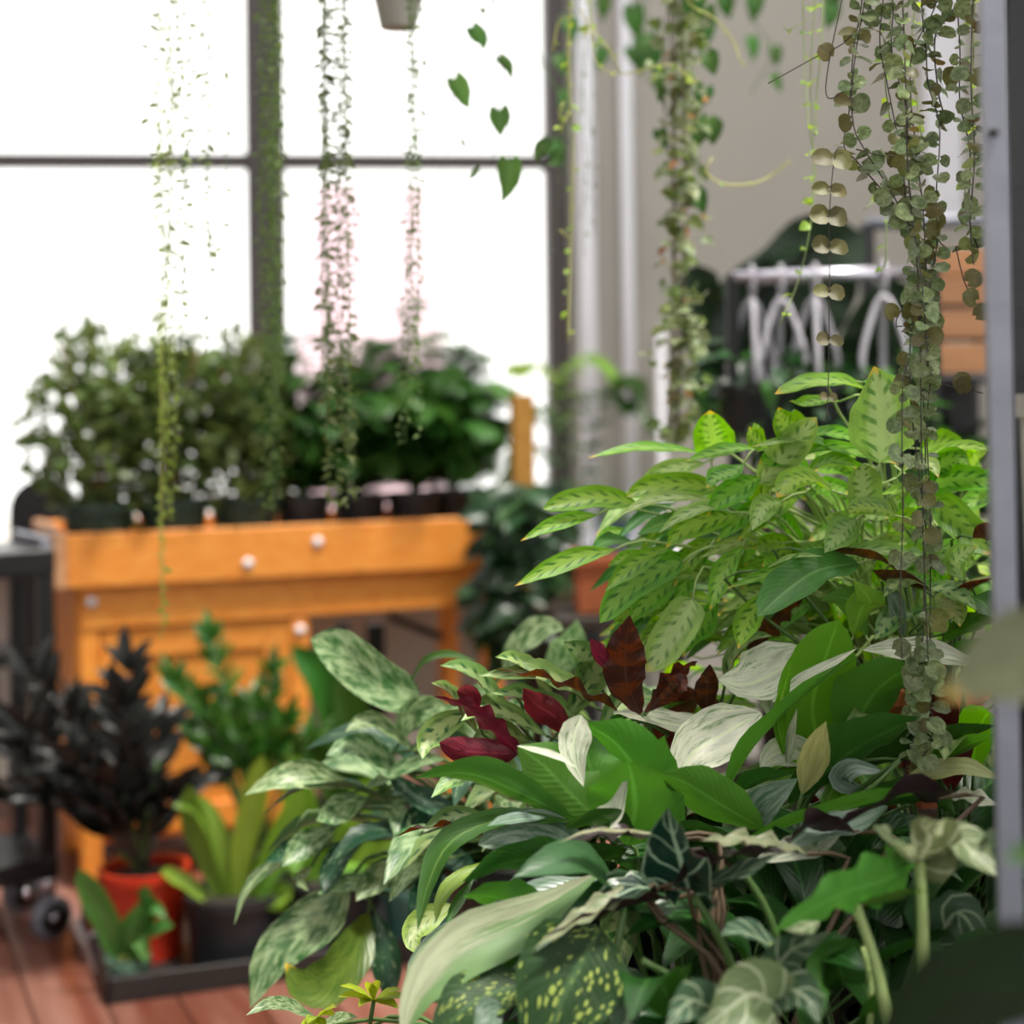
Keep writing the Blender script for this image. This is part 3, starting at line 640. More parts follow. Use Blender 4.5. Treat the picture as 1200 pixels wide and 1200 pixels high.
# red pot with the black plant
c = on_tray(168, .25); root = thing('black_leaf_plant', c, 'near-black glossy leaf plant in the bright red pot', 'plant')
pot(root, c, .092, .185, 'pot_red', .86); RL = proto_leaves(['raven'], .10, .036, 'lance', 3, .35); top = c+V((0, 0, .17))
for px, py, dd in ((45, 800, -.05), (75, 830, .1), (150, 790, 0), (20, 880, .05), (15, 930, -.08), (60, 930, -.1), (185, 860, .1), (200, 930, -.05), (110, 850, .12), (140, 830, -.1), (40, 860, -.15), (95, 900, -.16), (230, 920, .15), (5, 850, .1)):
    e = P(px, py, c.y+dd); pts = curve([top, top.lerp(e, .45)+V((0, 0, .05)), e], 12); MB().tube(pts, .007, 5, 0, .003).build('stem', 'stem_dark', root)
    for i in range(3, 12):
        T = (pts[min(i+1, 11)]-pts[i-1]).normalized()
        for sg in (-1, 1): put_leaf(root, root.location, random.choice(RL), pts[i], T*.8+V((sg*.6, random.uniform(-.6, .5), .1)), V((0, -.6, .7))+rv(.3), random.uniform(.7, 1.15))
    put_leaf(root, root.location, RL[0], pts[-1], pts[-1]-pts[-3], (0, -1, .3), 1.)
for px, py in ((140, 1000), (130, 900), (185, 890)):
    e = P(px, py, c.y-.04); MB().tube(curve([top, top.lerp(e, .5)+rv(.01), e], 6), .006, 5, 0, .003).build('stem', 'stem', root)
# maroon pot and small sprout in a sage pot
c = on_tray(128, .33); root = thing('maroon_pot', c, 'maroon pot with white marks tucked behind the small sage pot', 'pot'); pot(root, c, .055, .13, 'pot_maroon', .85)
for z in (.105, .03): m = MB(); m.tube([c+V((-.03, -.047, z)), c+V((-.015, -.053, z+.012))], .011, 6); m.build('mark', 'plastic_white', root)
c = on_tray(148, .06); root = thing('sprout_pot', c, 'small upright green sprout in a sage green pot, front of tray', 'plant'); pot(root, c, .043, .06, 'pot_sage', .85)
hero(root, c+V((0, 0, .05)), c.y, [
 ('142,1125 128,1085 110,1050 92,1018', 34, 'F', {'p': 'oblong'}), ('150,1125 165,1085 180,1065 196,1078', 24, 'U', {'p': 'lance'}), ('152,1128 170,1100 185,1090 203,1085', 26, 'U', {'p': 'oblong'}),
 ('145,1128 150,1100 160,1075 165,1055', 30, 'F', {}), ('155,1128 160,1112 165,1100 172,1128', 24, 'F', {'p': 'oblong'}), ('150,1125 175,1070 170,1045 178,1040', 20, 'F', {})], 'sprout', 'stem_pale', .003)
for k in range(5): m = MB(); q = c+V((random.uniform(-.025, .03), random.uniform(-.03, .01), .055)); m.lathe([(.001, 0), (.006, .004), (.001, .009)], q, 6); m.build('pebble', 'stem_yellow', root)
# bird's nest plant in a black pot
c = on_tray(272, .14); root = thing('birds_nest_fern', c, 'bright green strap-leaf plant in a wide black pot on the tray', 'plant'); pot(root, c, .10, .145, 'pot_black', .9)
hero(root, c+V((0, 0, .12)), c.y, [
 ('272,1080 262,1000 235,950 203,945', 32, 'U', {'cup': .4, 'p': 'strap'}), ('272,1080 245,1010 228,960 222,920', 34, 'F', {'cup': .4, 'p': 'strap'}), ('276,1080 285,1000 298,940 308,885', 37, 'F', {'cup': .4, 'p': 'strap'}),
 ('280,1080 310,1010 335,960 352,920', 35, 'FR', {'cup': .4, 'p': 'strap'}), ('270,1080 230,1045 205,1030 188,1022', 26, 'U', {'cup': .4, 'p': 'strap'}), ('282,1080 310,1040 340,1005 350,1020', 31, 'U', {'cup': .4, 'p': 'strap'}),
 ('284,1080 320,1050 330,1050 290,1075', 31, 'U', {'cup': .4, 'p': 'strap'}), ('280,1085 300,1065 310,1055 335,1065', 34, 'U', {'cup': .4, 'p': 'strap'}),
 ('290,1080 340,1000 350,930 345,885', 39, 'F', {'cup': .4, 'p': 'strap', 'd': c.y+.15})], 'nest', 'nest', .004)
c = on_tray(385, .16); root = thing('birds_nest_fern', c, 'yellowish strap-leaf plant in black pot, behind the drooping speckled leaves', 'plant'); pot(root, c, .11, .15, 'pot_black', .9)
hero(root, c+V((0, 0, .12)), c.y, [
 ('385,1070 370,1000 355,940 350,900', 37, 'F', {'cup': .4, 'p': 'strap'}), ('385,1070 400,1000 420,940 440,915', 35, 'F', {'cup': .4, 'p': 'strap'}), ('392,1070 420,1010 445,980 470,960', 35, 'F', {'cup': .4, 'p': 'strap'}),
 ('385,1070 400,1020 425,970 425,950', 46, 'F', {'cup': .4, 'p': 'strap'}), ('378,1070 355,1020 340,985 320,965', 31, 'F', {'cup': .4, 'p': 'strap'}), ('395,1070 430,1040 460,1020 480,1030', 39, 'U', {'cup': .4, 'p': 'strap'})], 'nest', 'nest', .004)
# green zz plant behind
c = on_tray(300, .42); root = thing('zz_plant', c, 'dark green plant with paired glossy leaflets, before the cupboard door', 'plant'); pot(root, c, .10, .16, 'pot_black', .9); top = c+V((0, 0, .14))
ZL = proto_leaves(['zz'], .075, .032, 'ovate', 3, .3)
for px, py, dd in ((250, 752, .05), (210, 800, 0), (240, 830, -.1), (318, 795, 0), (335, 850, -.1), (270, 830, .05), (290, 860, -.12), (225, 860, .05), (365, 870, 0), (300, 830, .1)):
    e = P(px, py, c.y+dd); pts = curve([top, top.lerp(e, .5)+V((0, 0, .04)), e], 13); MB().tube(pts, .007, 5, 0, .003).build('stem', 'stem', root)
    for i in range(5, 13):
        T = (pts[min(i+1, 12)]-pts[i-1]).normalized()
        for sg in (-1, 1): put_leaf(root, root.location, random.choice(ZL), pts[i], T*.9+V((sg*.6, random.uniform(-.6, .4), .1)), V((0, -.7, .6))+rv(.3), random.uniform(.7, 1.1))
    put_leaf(root, root.location, ZL[0], pts[-1], pts[-1]-pts[-3], (0, -1, .3), 1.)
c = on_tray(415, .44); root = thing('sword_leaf_plant', c, 'mid green plant with long upright sword leaves beside the cupboard', 'plant'); pot(root, c, .09, .16, 'pot_black', .9)
hero(root, c+V((0, 0, .14)), c.y, [
 ('415,980 400,880 380,800 342,757', 42, 'F', {'p': 'strap'}), ('418,980 420,900 412,830 400,775', 44, 'F', {'p': 'strap'}), ('410,980 390,920 375,890 365,870', 40, 'F', {'p': 'strap'}), ('425,980 440,930 450,900 460,880', 40, 'F', {'p': 'strap'}),
 ('418,980 430,920 425,870 430,840', 36, 'F', {'p': 'strap'})], 'zz', 'zz', .004)
c = on_tray(487, .10); root = thing('teal_pot', c, 'teal plastic pot under the drooping speckled leaves', 'plant'); pot(root, c, .075, .125, 'pot_teal', .88)
rosette(root, c+V((0, 0, .11)), 12, .10, .14, .05, ['aglaonema_dark', 'nest'], nu=7)

# ------------------------------------------------------------------ display table that carries the near plants
TZ = .43
root = thing('display_table', (.13, 1.79, 0), 'low dark table under the crowd of near potted plants', 'table')
for k in range(3): m = MB(); m.box((-.10+.079+k*.158, 1.79, TZ-.02), (.155, 1.04, .04)); m.build('top_board', 'dark_wood', root, smooth=False)
for x in (-.06, .33):
    for y in (1.31, 2.27): m = MB(); m.box((x, y, (TZ-.04)/2), (.05, .05, TZ-.04)); m.build('leg', 'dark_wood', root, smooth=False)
def tplant(name, label, x, y, r, h, potm, cat='plant'):
    root = thing(name, (x, y, TZ), label, cat); pot(root, (x, y, TZ), r, h, potm); return root, V((x, y, TZ+h-.02))

# white-variegated plant, left clump
ra, ca = tplant('variegated_lily', 'white and green broad-leaf plant spreading to the left, centre front', .16, 1.62, .09, .13, 'pot_black')
A = [
 ('672,960 600,925 545,906 484,912', 58, (0, .75, .66), {'cup': .35}),
 ('704,962 668,930 640,900 606,874', 92, (-.3, .9, .25), {'m': 'lily_green', 'p': 'ovate', 'cup': .2, 'd': 1.585, 'dt': 0}),
 ('742,970 708,930 690,895 686,850', 82, (-.1, .95, .2), {'m': 'lily_green', 'p': 'ovate', 'cup': .2, 'd': 1.59, 'dt': 0}),
 ('681,838 674,860 672,885 684,922', 42, (.15, -.9, .4), {'p': 'ovate', 'cup': .35, 'd': 1.57, 'dt': -.01, 'stalk': 0}),
 ('606,874 630,880 655,888 676,900', 12, 'U', {'d': 1.575, 'stalk': 0}),
 ('772,972 752,915 722,872 684,847', 92, (.25, .9, .3), {'p': 'ovate', 'm': 'lily_green', 'd': 1.63}),
 ('735,990 744,950 742,920 736,892', 118, (.15, .95, .25), {'p': 'ovate', 'm': 'lily_green', 'cup': .15, 'd': 1.58}),
 ('728,980 705,965 722,950 737,905', 34, 'FL', {'p': 'lance', 'd': 1.545, 'dt': 0}),
 ('745,978 705,962 662,972', 44, 'D', {'m': 'lily_dark', 'd': 1.56}),
 ('668,962 590,960 530,985 502,1035 489,1093', 40, (-.3, -.55, .78), {'m': 'lily_green', 'cup': .3}),
 ('640,958 600,961 570,968', 20, 'U', {'m': 'lily_silver', 'd': 1.575}),  # pale blade put in as the highlight along the arching leaf
 ('695,1012 640,985 592,980 560,990', 70, 'F', {'p': 'ovate', 'm': 'lily_silver', 'd': 1.6}),
 ('692,1024 635,1008 590,1012 541,1034', 64, (0, .8, .6), {'p': 'ovate', 'm': 'lily_dark', 'd': 1.55}),
 ('640,1062 600,1056 570,1050 543,1050', 62, 'D', {'p': 'ovate', 'm': 'lily_green', 'd': 1.52}),
 ('700,1025 620,1078 545,1112 495,1160 468,1222', 74, (-.25, -.85, .45), {'m': 'lily_beige', 'd': 1.5, 'dt': -.1, 'cup': .2}),
 ('705,1030 640,1050 590,1075 560,1090', 50, 'U', {'m': 'lily_silver', 'd': 1.52}),
 ('565,1068 525,1100 492,1135 478,1165', 40, 'F', {'m': 'lily_silver', 'd': 1.56}),
 ('572,1010 538,1030 518,1055 511,1082', 24, 'FL', {'m': 'nest', 'd': 1.62}),
 ('555,1030 535,1060 522,1085', 14, 'F', {'m': 'lily_green', 'd': 1.6}),
 ('530,1060 495,1080 484,1100 492,1120', 34, 'F', {'m': 'maranta_pale', 'd': 1.7, 'p': 'ovate'}),
 ('620,1110 575,1140 540,1165 505,1175', 40, 'U', {'m': 'lily_green', 'd': 1.48}),
 ('800,985 775,940 770,900 778,862', 60, 'B', {'m': 'lily_green', 'd': 1.68, 'p': 'ovate'}),
 ('770,990 820,985 850,1000 880,1030', 60, 'D', {'m': 'lily_dark', 'd': 1.62, 'p': 'ovate'}),
 ('740,1000 690,1010 660,1040 640,1085', 50, 'D', {'m': 'lily_dark', 'd': 1.6, 'p': 'ovate'}),
 ('720,1010 760,1020 800,1040 830,1080', 60, 'D', {'m': 'lily_dark', 'd': 1.62, 'p': 'ovate'}),
]
hero(ra, ca, 1.58, A, 'lily', 'stem', .0026, sp=.35)
# right clump
rb, cb = tplant('variegated_lily', 'white and green broad-leaf plant with one upright bright leaf, beneath the string of hearts', .27, 1.84, .09, .15, 'pot_black')
Bv = [
 ('843,945 880,880 940,818 1012,764', 62, (-.5, .35, .78), {'m': 'lily_green', 'cup': .45, 'd': 1.66, 'dt': -.02}),
 ('905,822 945,796 1004,760', 20, 'FL', {'stalk': 0, 'd': 1.655, 'dt': -.02}),
 ('948,762 905,790 873,802 842,796', 84, (-.25, -.65, .7), {'stalk': 0, 'p': 'ovate', 'd': 1.76, 'dt': -.01}),
 ('930,850 918,815 925,780 946,758', 60, (-.25, -.65, .7), {'stalk': 0, 'p': 'ovate', 'd': 1.765, 'dt': -.01}),
 ('965,895 952,830 966,775 982,727', 84, 'B', {'p': 'round', 'm': 'lily_bright', 'cup': .12, 'd': 1.74}),
 ('892,836 845,862 810,885 786,926', 74, (.25, -.65, .7), {'stalk': 0, 'p': 'ovate', 'd': 1.72}),
 ('856,846 800,850 760,842 718,834', 40, 'U', {'stalk': 0, 'd': 1.78}),
 ('735,838 710,850 722,860', 24, 'D', {'m': 'lily_green', 'd': 1.75}),
 ('990,872 1018,822 1040,798 1074,778', 96, (-.3, .9, .25), {'p': 'ovate', 'm': 'lily_green', 'cup': .3, 'd': 1.7}),
 ('925,942 985,890 1030,862 1078,840', 92, (-.1, .7, .6), {'p': 'ovate', 'm': 'lily_dark', 'd': 1.64}),
 ('940,930 950,895 958,868 968,845', 42, 'F', {'m': 'cream', 'cup': .5, 'd': 1.62}),
 ('926,905 912,850 918,810 929,776', 24, 'F', {'m': 'lily_bright', 'cup': .8, 'd': 1.68}),
 ('922,905 926,860 934,830', 16, 'F', {'stalk': 0, 'm': 'lily', 'cup': .8, 'd': 1.675}),
 ('1012,762 1060,764 1110,770 1158,786', 46, 'U', {'stalk': 0, 'd': 1.7, 'dt': 0}),
 ('858,992 950,958 1040,935 1118,926', 44, (0, .55, .8), {'m': 'lily_green', 'd': 1.56}),
 ('895,972 840,940 805,918 774,906', 64, (-.2, .8, .5), {'m': 'lily_green', 'p': 'ovate', 'd': 1.58}),
 ('872,965 895,940 935,912', 44, 'F', {'m': 'lily_silver', 'p': 'ovate', 'd': 1.62}),
 ('860,930 890,912 930,906', 34, 'D', {'m': 'lily_dark', 'd': 1.63}),
 ('1052,918 1095,905 1135,902 1174,914', 36, 'U', {'m': 'cream', 'd': 1.62}),
 ('1112,930 1135,935 1172,945', 30, 'U', {'d': 1.6, 'wave': .3}),
 ('1010,935 960,985 925,1000 880,1010', 44, 'U', {'d': 1.55}),
 ('1040,945 1000,965 960,975 915,1000', 40, 'U', {'m': 'lily_silver', 'd': 1.53}),
 ('1020,930 985,915 1000,900 1040,905', 30, 'F', {'m': 'lily_silver', 'd': 1.64}),
 ('1000,950 1050,935 1090,930 1120,955', 56, 'D', {'m': 'lily_dark', 'd': 1.6, 'p': 'ovate'}),
 ('1000,900 1060,880 1110,865 1170,850', 54, 'D', {'m': 'lily_dark', 'd': 1.68, 'p': 'ovate'}),
 ('1060,890 1110,885 1140,870 1175,860', 30, 'D', {'m': 'lily_bright', 'd': 1.66}),
 ('985,905 970,940 975,960', 20, 'F', {'m': 'lily_bright', 'd': 1.66}),
 ('955,900 935,880 905,885 890,905', 40, 'F', {'d': 1.7}),
]
hero(rb, cb, 1.66, Bv, 'lily', 'stem', .0026, sp=.35)
# dark veined alocasia
rc, cc = tplant('dark_alocasia', 'dark wavy arrow-leaf plant with pale veins, centre foreground', .215, 1.42, .07, .12, 'pot_black')
hero(rc, cc, 1.42, [
 ('806,1040 797,1005 788,975 783,946', 92, (-.5, -.85, .1), {'p': 'heart', 'wave': .25, 'lobe': .35}),
 ('806,1030 850,1005 900,1000 945,1000', 60, (0, .35, .94), {'m': 'purple', 'wave': .35, 'p': 'heart', 'cup': .2}),
 ('812,1040 850,1030 880,1018 915,1000', 34, 'U', {'m': 'alocasia_grey', 'wave': .2}),
 ('795,1050 760,1040 720,1052 605,1130', 50, (0, -.2, 1), {'m': 'alocasia_dark', 'wave': .2, 'freq': 4, 'd': 1.45}),
 ('795,1052 745,1058 690,1078 640,1095', 34, (0, .6, .7), {'m': 'purple', 'wave': .3, 'freq': 4, 'd': 1.44}),
 ('760,1040 725,1050 680,1075 625,1112', 26, 'U', {'m': 'crinkle', 'wave': .5, 'freq': 5, 'd': 1.435, 'nu': 22}),
 ('790,985 740,978 700,980 660,985', 28, (0, -.15, 1), {'m': 'purple', 'wave': .5, 'freq': 4, 'd': 1.48}),
 ('790,980 735,974 690,974 655,988', 6, 'U', {'m': 'crinkle', 'wave': .4, 'freq': 4, 'd': 1.475}),
 ('945,1000 905,990 860,985 820,985', 26, 'U', {'m': 'crinkle', 'wave': .8, 'freq': 4, 'd': 1.45}),
 ('1000,975 960,965 935,975 925,990', 44, 'D', {'m': 'purple', 'wave': .3, 'd': 1.5}),
 ('1100,935 1060,930 1000,960 960,985', 60, (0, .5, .85), {'m': 'alocasia_dark', 'wave': .3, 'd': 1.5, 'p': 'heart'}),
], 'alocasia_dark', 'stem_brown', .0028)
# green alocasia
rg, cg = tplant('green_alocasia', 'green ruffled arrow-leaf plant on pale stalks beside the grey post', .285, 1.345, .075, .11, 'pot_black')
hero(rg, cg, 1.34, [
 ('1078,1006 1040,1030 985,1048 905,1092', 84, (-.15, .85, .45), {'p': 'ovate', 'wave': .22, 'freq': 5, 'cup': .15, 'nu': 30, 'nv': 8}),
 ('1003,1060 1035,1058 1060,1048 1088,1044', 26, (0, .6, .7), {'wave': .1}),
 ('960,1078 935,1090 915,1088', 30, 'U', {'m': 'alocasia_pale'}),
 ('1078,1008 1090,985 1085,970 1100,962', 80, 'F', {'m': 'alocasia_pale', 'p': 'heart', 'wave': .16, 'd': 1.33}),
 ('1080,1006 1120,985 1140,1000 1172,1030', 60, 'U', {'m': 'alocasia_pale', 'wave': .16, 'd': 1.33}),
 ('1078,1008 1058,1000 1040,985 1022,968', 50, 'U', {'m': 'alocasia_pale', 'wave': .16, 'd': 1.33}),
 ('1150,1000 1155,985 1160,970', 40, 'F', {'m': 'alocasia_grey'}),
 ('905,1110 880,1095 860,1092 845,1096', 44, 'U', {'m': 'alocasia_grey', 'p': 'heart', 'd': 1.36}),
 ('905,1140 925,1115 945,1105 972,1092', 54, 'F', {'m': 'alocasia_grey', 'p': 'heart', 'd': 1.34, 'cup': .5}),
 ('905,1175 880,1165 850,1185 820,1210', 90, 'F', {'m': 'alocasia_pale', 'p': 'heart', 'wave': .12, 'd': 1.3}),
 ('905,1160 930,1160 950,1175 960,1200', 60, 'F', {'m': 'alocasia_grey', 'p': 'heart', 'd': 1.32}),
 ('830,1180 812,1172 795,1185 780,1205', 56, 'F', {'m': 'alocasia_grey', 'p': 'heart', 'd': 1.3}),
 ('890,1130 885,1150 895,1170', 34, 'F', {'m': 'alocasia_grey', 'd': 1.34}),
 ('990,1150 975,1120 960,1150 965,1190', 70, 'D', {'m': 'lily_dark', 'd': 1.42, 'p': 'heart'}),
 ('1100,1100 1120,1070 1140,1090 1150,1140', 60, 'F', {'m': 'alocasia_grey', 'd': 1.44, 'p': 'heart'}),
], 'alocasia', 'stem', .0025, nostalk=True)
for a, b_, r in (((1003, 1060, 1.33), (1042, 1215, 1.31), .0052), ((1078, 1010, 1.32), (1073, 1215, 1.31), .0055), ((815, 1050, 1.42), (872, 1175, 1.42), .0045), ((868, 1018, 1.42), (912, 1105, 1.42), .004), ((752, 1125, 1.4), (830, 1175, 1.4), .004), ((905, 1105, 1.35), (900, 1215, 1.34), .004), ((1012, 1110, 1.38), (1018, 1215, 1.38), .003)):
    MB().tube(curve([P(*a), P((a[0]+b_[0])/2+6, (a[1]+b_[1])/2, (a[2]+b_[2])/2), P(*b_)], 8), r*.8, 7, 0, r).build('stalk', 'stem_pale' if a[0] > 900 else 'stem', rg)
# spotted dumb cane
rs, cs_ = tplant('spotted_dumb_cane', 'dark green plant with yellow-flecked broad leaves, bottom centre', .075, 1.40, .065, .10, 'pot_black')
hero(rs, cs_, 1.42, [
 ('705,1090 680,1130 655,1180 630,1270', 140, (-.15, -.95, .3), {'p': 'ovate', 'wave': .05, 'cup': .25, 'nu': 18}),
 ('620,1150 575,1165 540,1185 500,1240', 80, 'U', {'p': 'ovate', 'd': 1.44}),
 ('720,1130 735,1160 735,1200 725,1250', 60, 'F', {'m': 'alocasia_grey', 'd': 1.45}),
 ('590,1180 570,1190 555,1205', 40, 'F', {'m': 'lily_silver', 'd': 1.41})], 'dieff', 'stem', .004)
# umbrella plant
ru, cu_ = tplant('umbrella_plant', 'small yellow-green umbrella plant sprig, bottom edge before the red floorboards', .0, 1.66, .05, .10, 'pot_black')
ru.location.z = TZ
for (cx, cy), tips in (((438, 1172), ((398, 1155), (430, 1150), (442, 1148), (470, 1160), (480, 1170), (468, 1182), (420, 1180), (396, 1168))), ((372, 1192), ((395, 1180), (360, 1200), (350, 1215), (392, 1190), (380, 1215)))):
    d = 1.72; hero(ru, cu_, d, [('%d,%d %d,%d %d,%d' % (cx, cy, (cx+x)/2, (cy+y)/2-3, x, y), 15, 'U', {'stalk': 0, 'p': 'lance'}) for x, y in tips], 'schefflera')
    MB().tube(curve([cu_, P(cx+6, cy+60, d), P(cx, cy, d)], 7), .0025, 5).build('stem', 'stem', ru)
hero(ru, cu_, 1.75, [('372,1195 340,1180 315,1178 288,1190', 24, 'U', {'m': 'aglaonema'}), ('375,1200 395,1195 420,1192', 22, 'U', {'m': 'aglaonema'})], 'aglaonema')

# ------------------------------------------------------------------ speckled aglaonema
rl, cl = tplant('chinese_evergreen', 'silvery speckled plant with long drooping leaves, left of the red-backed leaves', -.0, 2.16, .10, .16, 'pot_black')
rl.location = V((0, 2.16, TZ))
hero(rl, cl, 2.1, [
 ('492,824 445,800 400,765 364,748', 58, (-.3, -.85, .45), {'p': 'oblong'}),
 ('470,868 480,840 505,828 528,828', 34, 'F', {}), ('485,880 450,852 425,848 405,858', 34, 'U', {}),
 ('468,912 440,890 410,880 382,886', 56, 'U', {'p': 'ovate'}), ('412,922 370,910 330,912 286,932', 38, (-.1, -.8, .5), {}),
 ('425,925 460,908 490,896 522,890', 30, 'U', {}), ('430,935 405,945 385,955 370,962', 36, 'F', {}),
 ('395,968 365,985 345,1000 330,1016', 34, 'F', {}), ('400,962 345,1000 295,1040 274,1085', 26, (-.7, -.6, .4), {'cup': .5}),
 ('408,1036 372,1080 322,1120 293,1182', 66, (.1, -.75, .65), {'p': 'ovate'}), ('365,1015 352,1030 362,1045', 14, 'F', {}),
 ('432,1070,2.1 412,1115,2.05 382,1150,2.0 350,1152,1.98 334,1128,1.98', 60, (.6, -.8, .3), {'m': 'aglaonema_yellow', 'p': 'ovate'}),
 ('440,1068 450,1110 455,1145 458,1178', 40, 'F', {'m': 'aglaonema_dark'}), ('478,1004 450,1022 430,1040 417,1056', 34, 'F', {}),
 ('462,938 468,955 470,975 462,1000', 26, 'F', {}), ('440,1040 420,1035 395,1040 372,1048', 30, 'U', {}), ('520,940 495,955 480,980 470,1005', 34, 'F', {'m': 'aglaonema_dark'}),
 ('500,850 540,830 560,815 585,800', 40, 'U', {}), ('560,880 590,850 620,830 650,815', 46, 'U', {}), ('480,800 500,775 525,768 560,775', 18, 'U', {'m': 'zz'}),
 ('590,790 610,760 640,742 662,738', 60, 'U', {'d': 2.25}), ('640,800 660,770 672,750 676,725', 46, 'F', {'d': 2.3}),
 ('345,980 330,1000 310,1010', 20, 'F', {'m': 'aglaonema_dark'}), ('455,905 480,930 520,950 548,955', 34, 'U', {'m': 'aglaonema_dark'}),
 ('480,880 515,870 560,880 600,905', 36, 'D', {'m': 'aglaonema_dark'}), ('520,1020 500,1040 490,1070 480,1085', 34, 'F', {'m': 'aglaonema_dark'}),
 ('475,1000 505,1000 540,1015 560,1035', 40, 'U', {'m': 'aglaonema_dark'}), ('430,980 400,1000 385,1030 380,1050', 30, 'F', {'m': 'aglaonema_dark'})], 'aglaonema', 'stem', .003)
rosette(rl, cl+V((0, 0, .02)), 26, .15, .17, .055, ['aglaonema', 'aglaonema_dark', 'aglaonema_dark'], el=(0, .8), droop=.8)

# ------------------------------------------------------------------ rattlesnake plant with red undersides
rr, cr_ = tplant('rattlesnake_plant', 'wavy-leaf plant with maroon and red leaf undersides, centre of picture', .10, 1.98, .09, .16, 'pot_black')
hero(rr, cr_, 1.82, [
 ('752,838 735,800 733,760 738,721', 56, 'B', {'d': 1.745, 'm': 'maroon', 'wave': .25, 'freq': 5, 'cup': .35, 'nu': 24}),
 ('740,842 690,815 640,795 578,784', 26, (0, .3, .95), {'d': 1.745, 'm': 'maroon', 'wave': .6, 'freq': 4, 'nu': 24}),
 ('670,866 650,840 628,825 613,806', 36, 'B', {'d': 1.74, 'm': 'crimson', 'wave': .15, 'freq': 5}),
 ('615,888 580,855 550,830 508,816', 32, (0, .6, .8), {'d': 1.74, 'm': 'crimson', 'wave': .4, 'freq': 5, 'nu': 22}),
 ('560,835 555,820 545,812 535,810', 24, 'B', {'d': 1.74, 'm': 'crimson'}),
 ('606,884 575,882 545,880 515,870', 34, 'B', {'d': 1.74, 'm': 'crimson', 'p': 'oblong'}),
 ('830,838 828,815 830,798 832,778', 30, 'B', {'m': 'maroon', 'p': 'ovate', 'd': 1.8}),
 ('762,830 780,805 800,785 818,775', 26, (0, .6, .8), {'d': 1.745, 'm': 'maroon', 'wave': .5, 'freq': 4}), ('755,835 785,810 795,800 805,810', 30, 'B', {'d': 1.745, 'm': 'maroon', 'wave': .2}),
 ('725,790 710,775 700,760 692,748', 20, 'B', {'d': 1.74, 'm': 'crimson'}), ('600,955 550,968 500,970 448,985', 24, (0, .3, .95), {'m': 'maroon', 'wave': .5, 'freq': 4, 'd': 1.8}),
 ('870,792 890,755 915,725 944,698', 32, (0, .6, .8), {'m': 'maroon', 'wave': .5, 'freq': 5, 'd': 1.86, 'nu': 22}), ('640,900 660,885 680,870 700,865', 30, 'B', {'d': 1.745, 'm': 'maroon'}),
 ('640,862 600,840 570,830 540,845', 40, 'U', {}), ('700,830 660,800 620,790 560,792', 44, 'U', {'wave': .2}), ('690,845 650,830 610,815 575,812', 40, 'U', {'wave': .2}),
 ('620,870 590,858 570,862 545,885', 34, 'F', {}), ('700,800 690,780 680,765 660,752', 44, 'F', {}), ('650,820 625,790 605,775 580,770', 40, 'U', {}),
 ('600,840 570,805 545,785 515,780', 38, 'U', {}), ('660,850 690,800 705,775 700,752', 40, 'F', {}), ('560,860 540,830 525,810 505,800', 36, 'U', {}),
 ('700,860 720,830 740,815 780,820', 40, 'U', {}), ('590,905 560,900 530,915 505,935', 34, 'U', {}), ('850,800 860,770 880,750 905,745', 36, 'U', {}),
 ('575,960 540,955 515,965 490,980', 30, 'U', {}), ('560,830 520,850 500,870 495,890', 34, 'F', {})], 'calathea', 'stem', .0025)
rosette(rr, cr_+V((.02, .06, 0)), 20, .17, .15, .055, ['calathea', 'calathea', 'aglaonema'], el=(.2, 1.2), droop=.9, wave=.2, freq=5)

# ------------------------------------------------------------------ prayer plant on a riser
def riser(x, y, w_, d_, h, label):
    root = thing('plant_riser', (x, y, 0), label, 'box'); m = MB(); m.box((x, y, h-.01), (w_, d_, .02)); m.build('top_board', 'dark_wood', root, smooth=False)
    for sx in (-1, 1): m = MB(); m.box((x+sx*(w_/2-.012), y, (h-.02)/2), (.02, d_-.01, h-.02)); m.build('side_board', 'dark_wood', root, smooth=False)
    m = MB(); m.box((x, y+d_/2-.015, (h-.02)/2), (w_-.05, .018, h-.02)); m.build('back_board', 'dark_wood', root, smooth=False)
riser(.51, 2.1, .25, .30, .68, 'tall dark wooden box that carries the prayer plant')
riser(.485, 1.80, .21, .20, TZ, 'dark wooden box that carries the striped plant with brown leaf backs')
cm = V((.50, 2.08, .68)); rm = thing('prayer_plant', cm, 'bright green prayer plant with dark herringbone marks, beside the grey post', 'plant'); pot(rm, cm, .10, .15, 'pot_terra'); cm = cm+V((0, 0, .13))
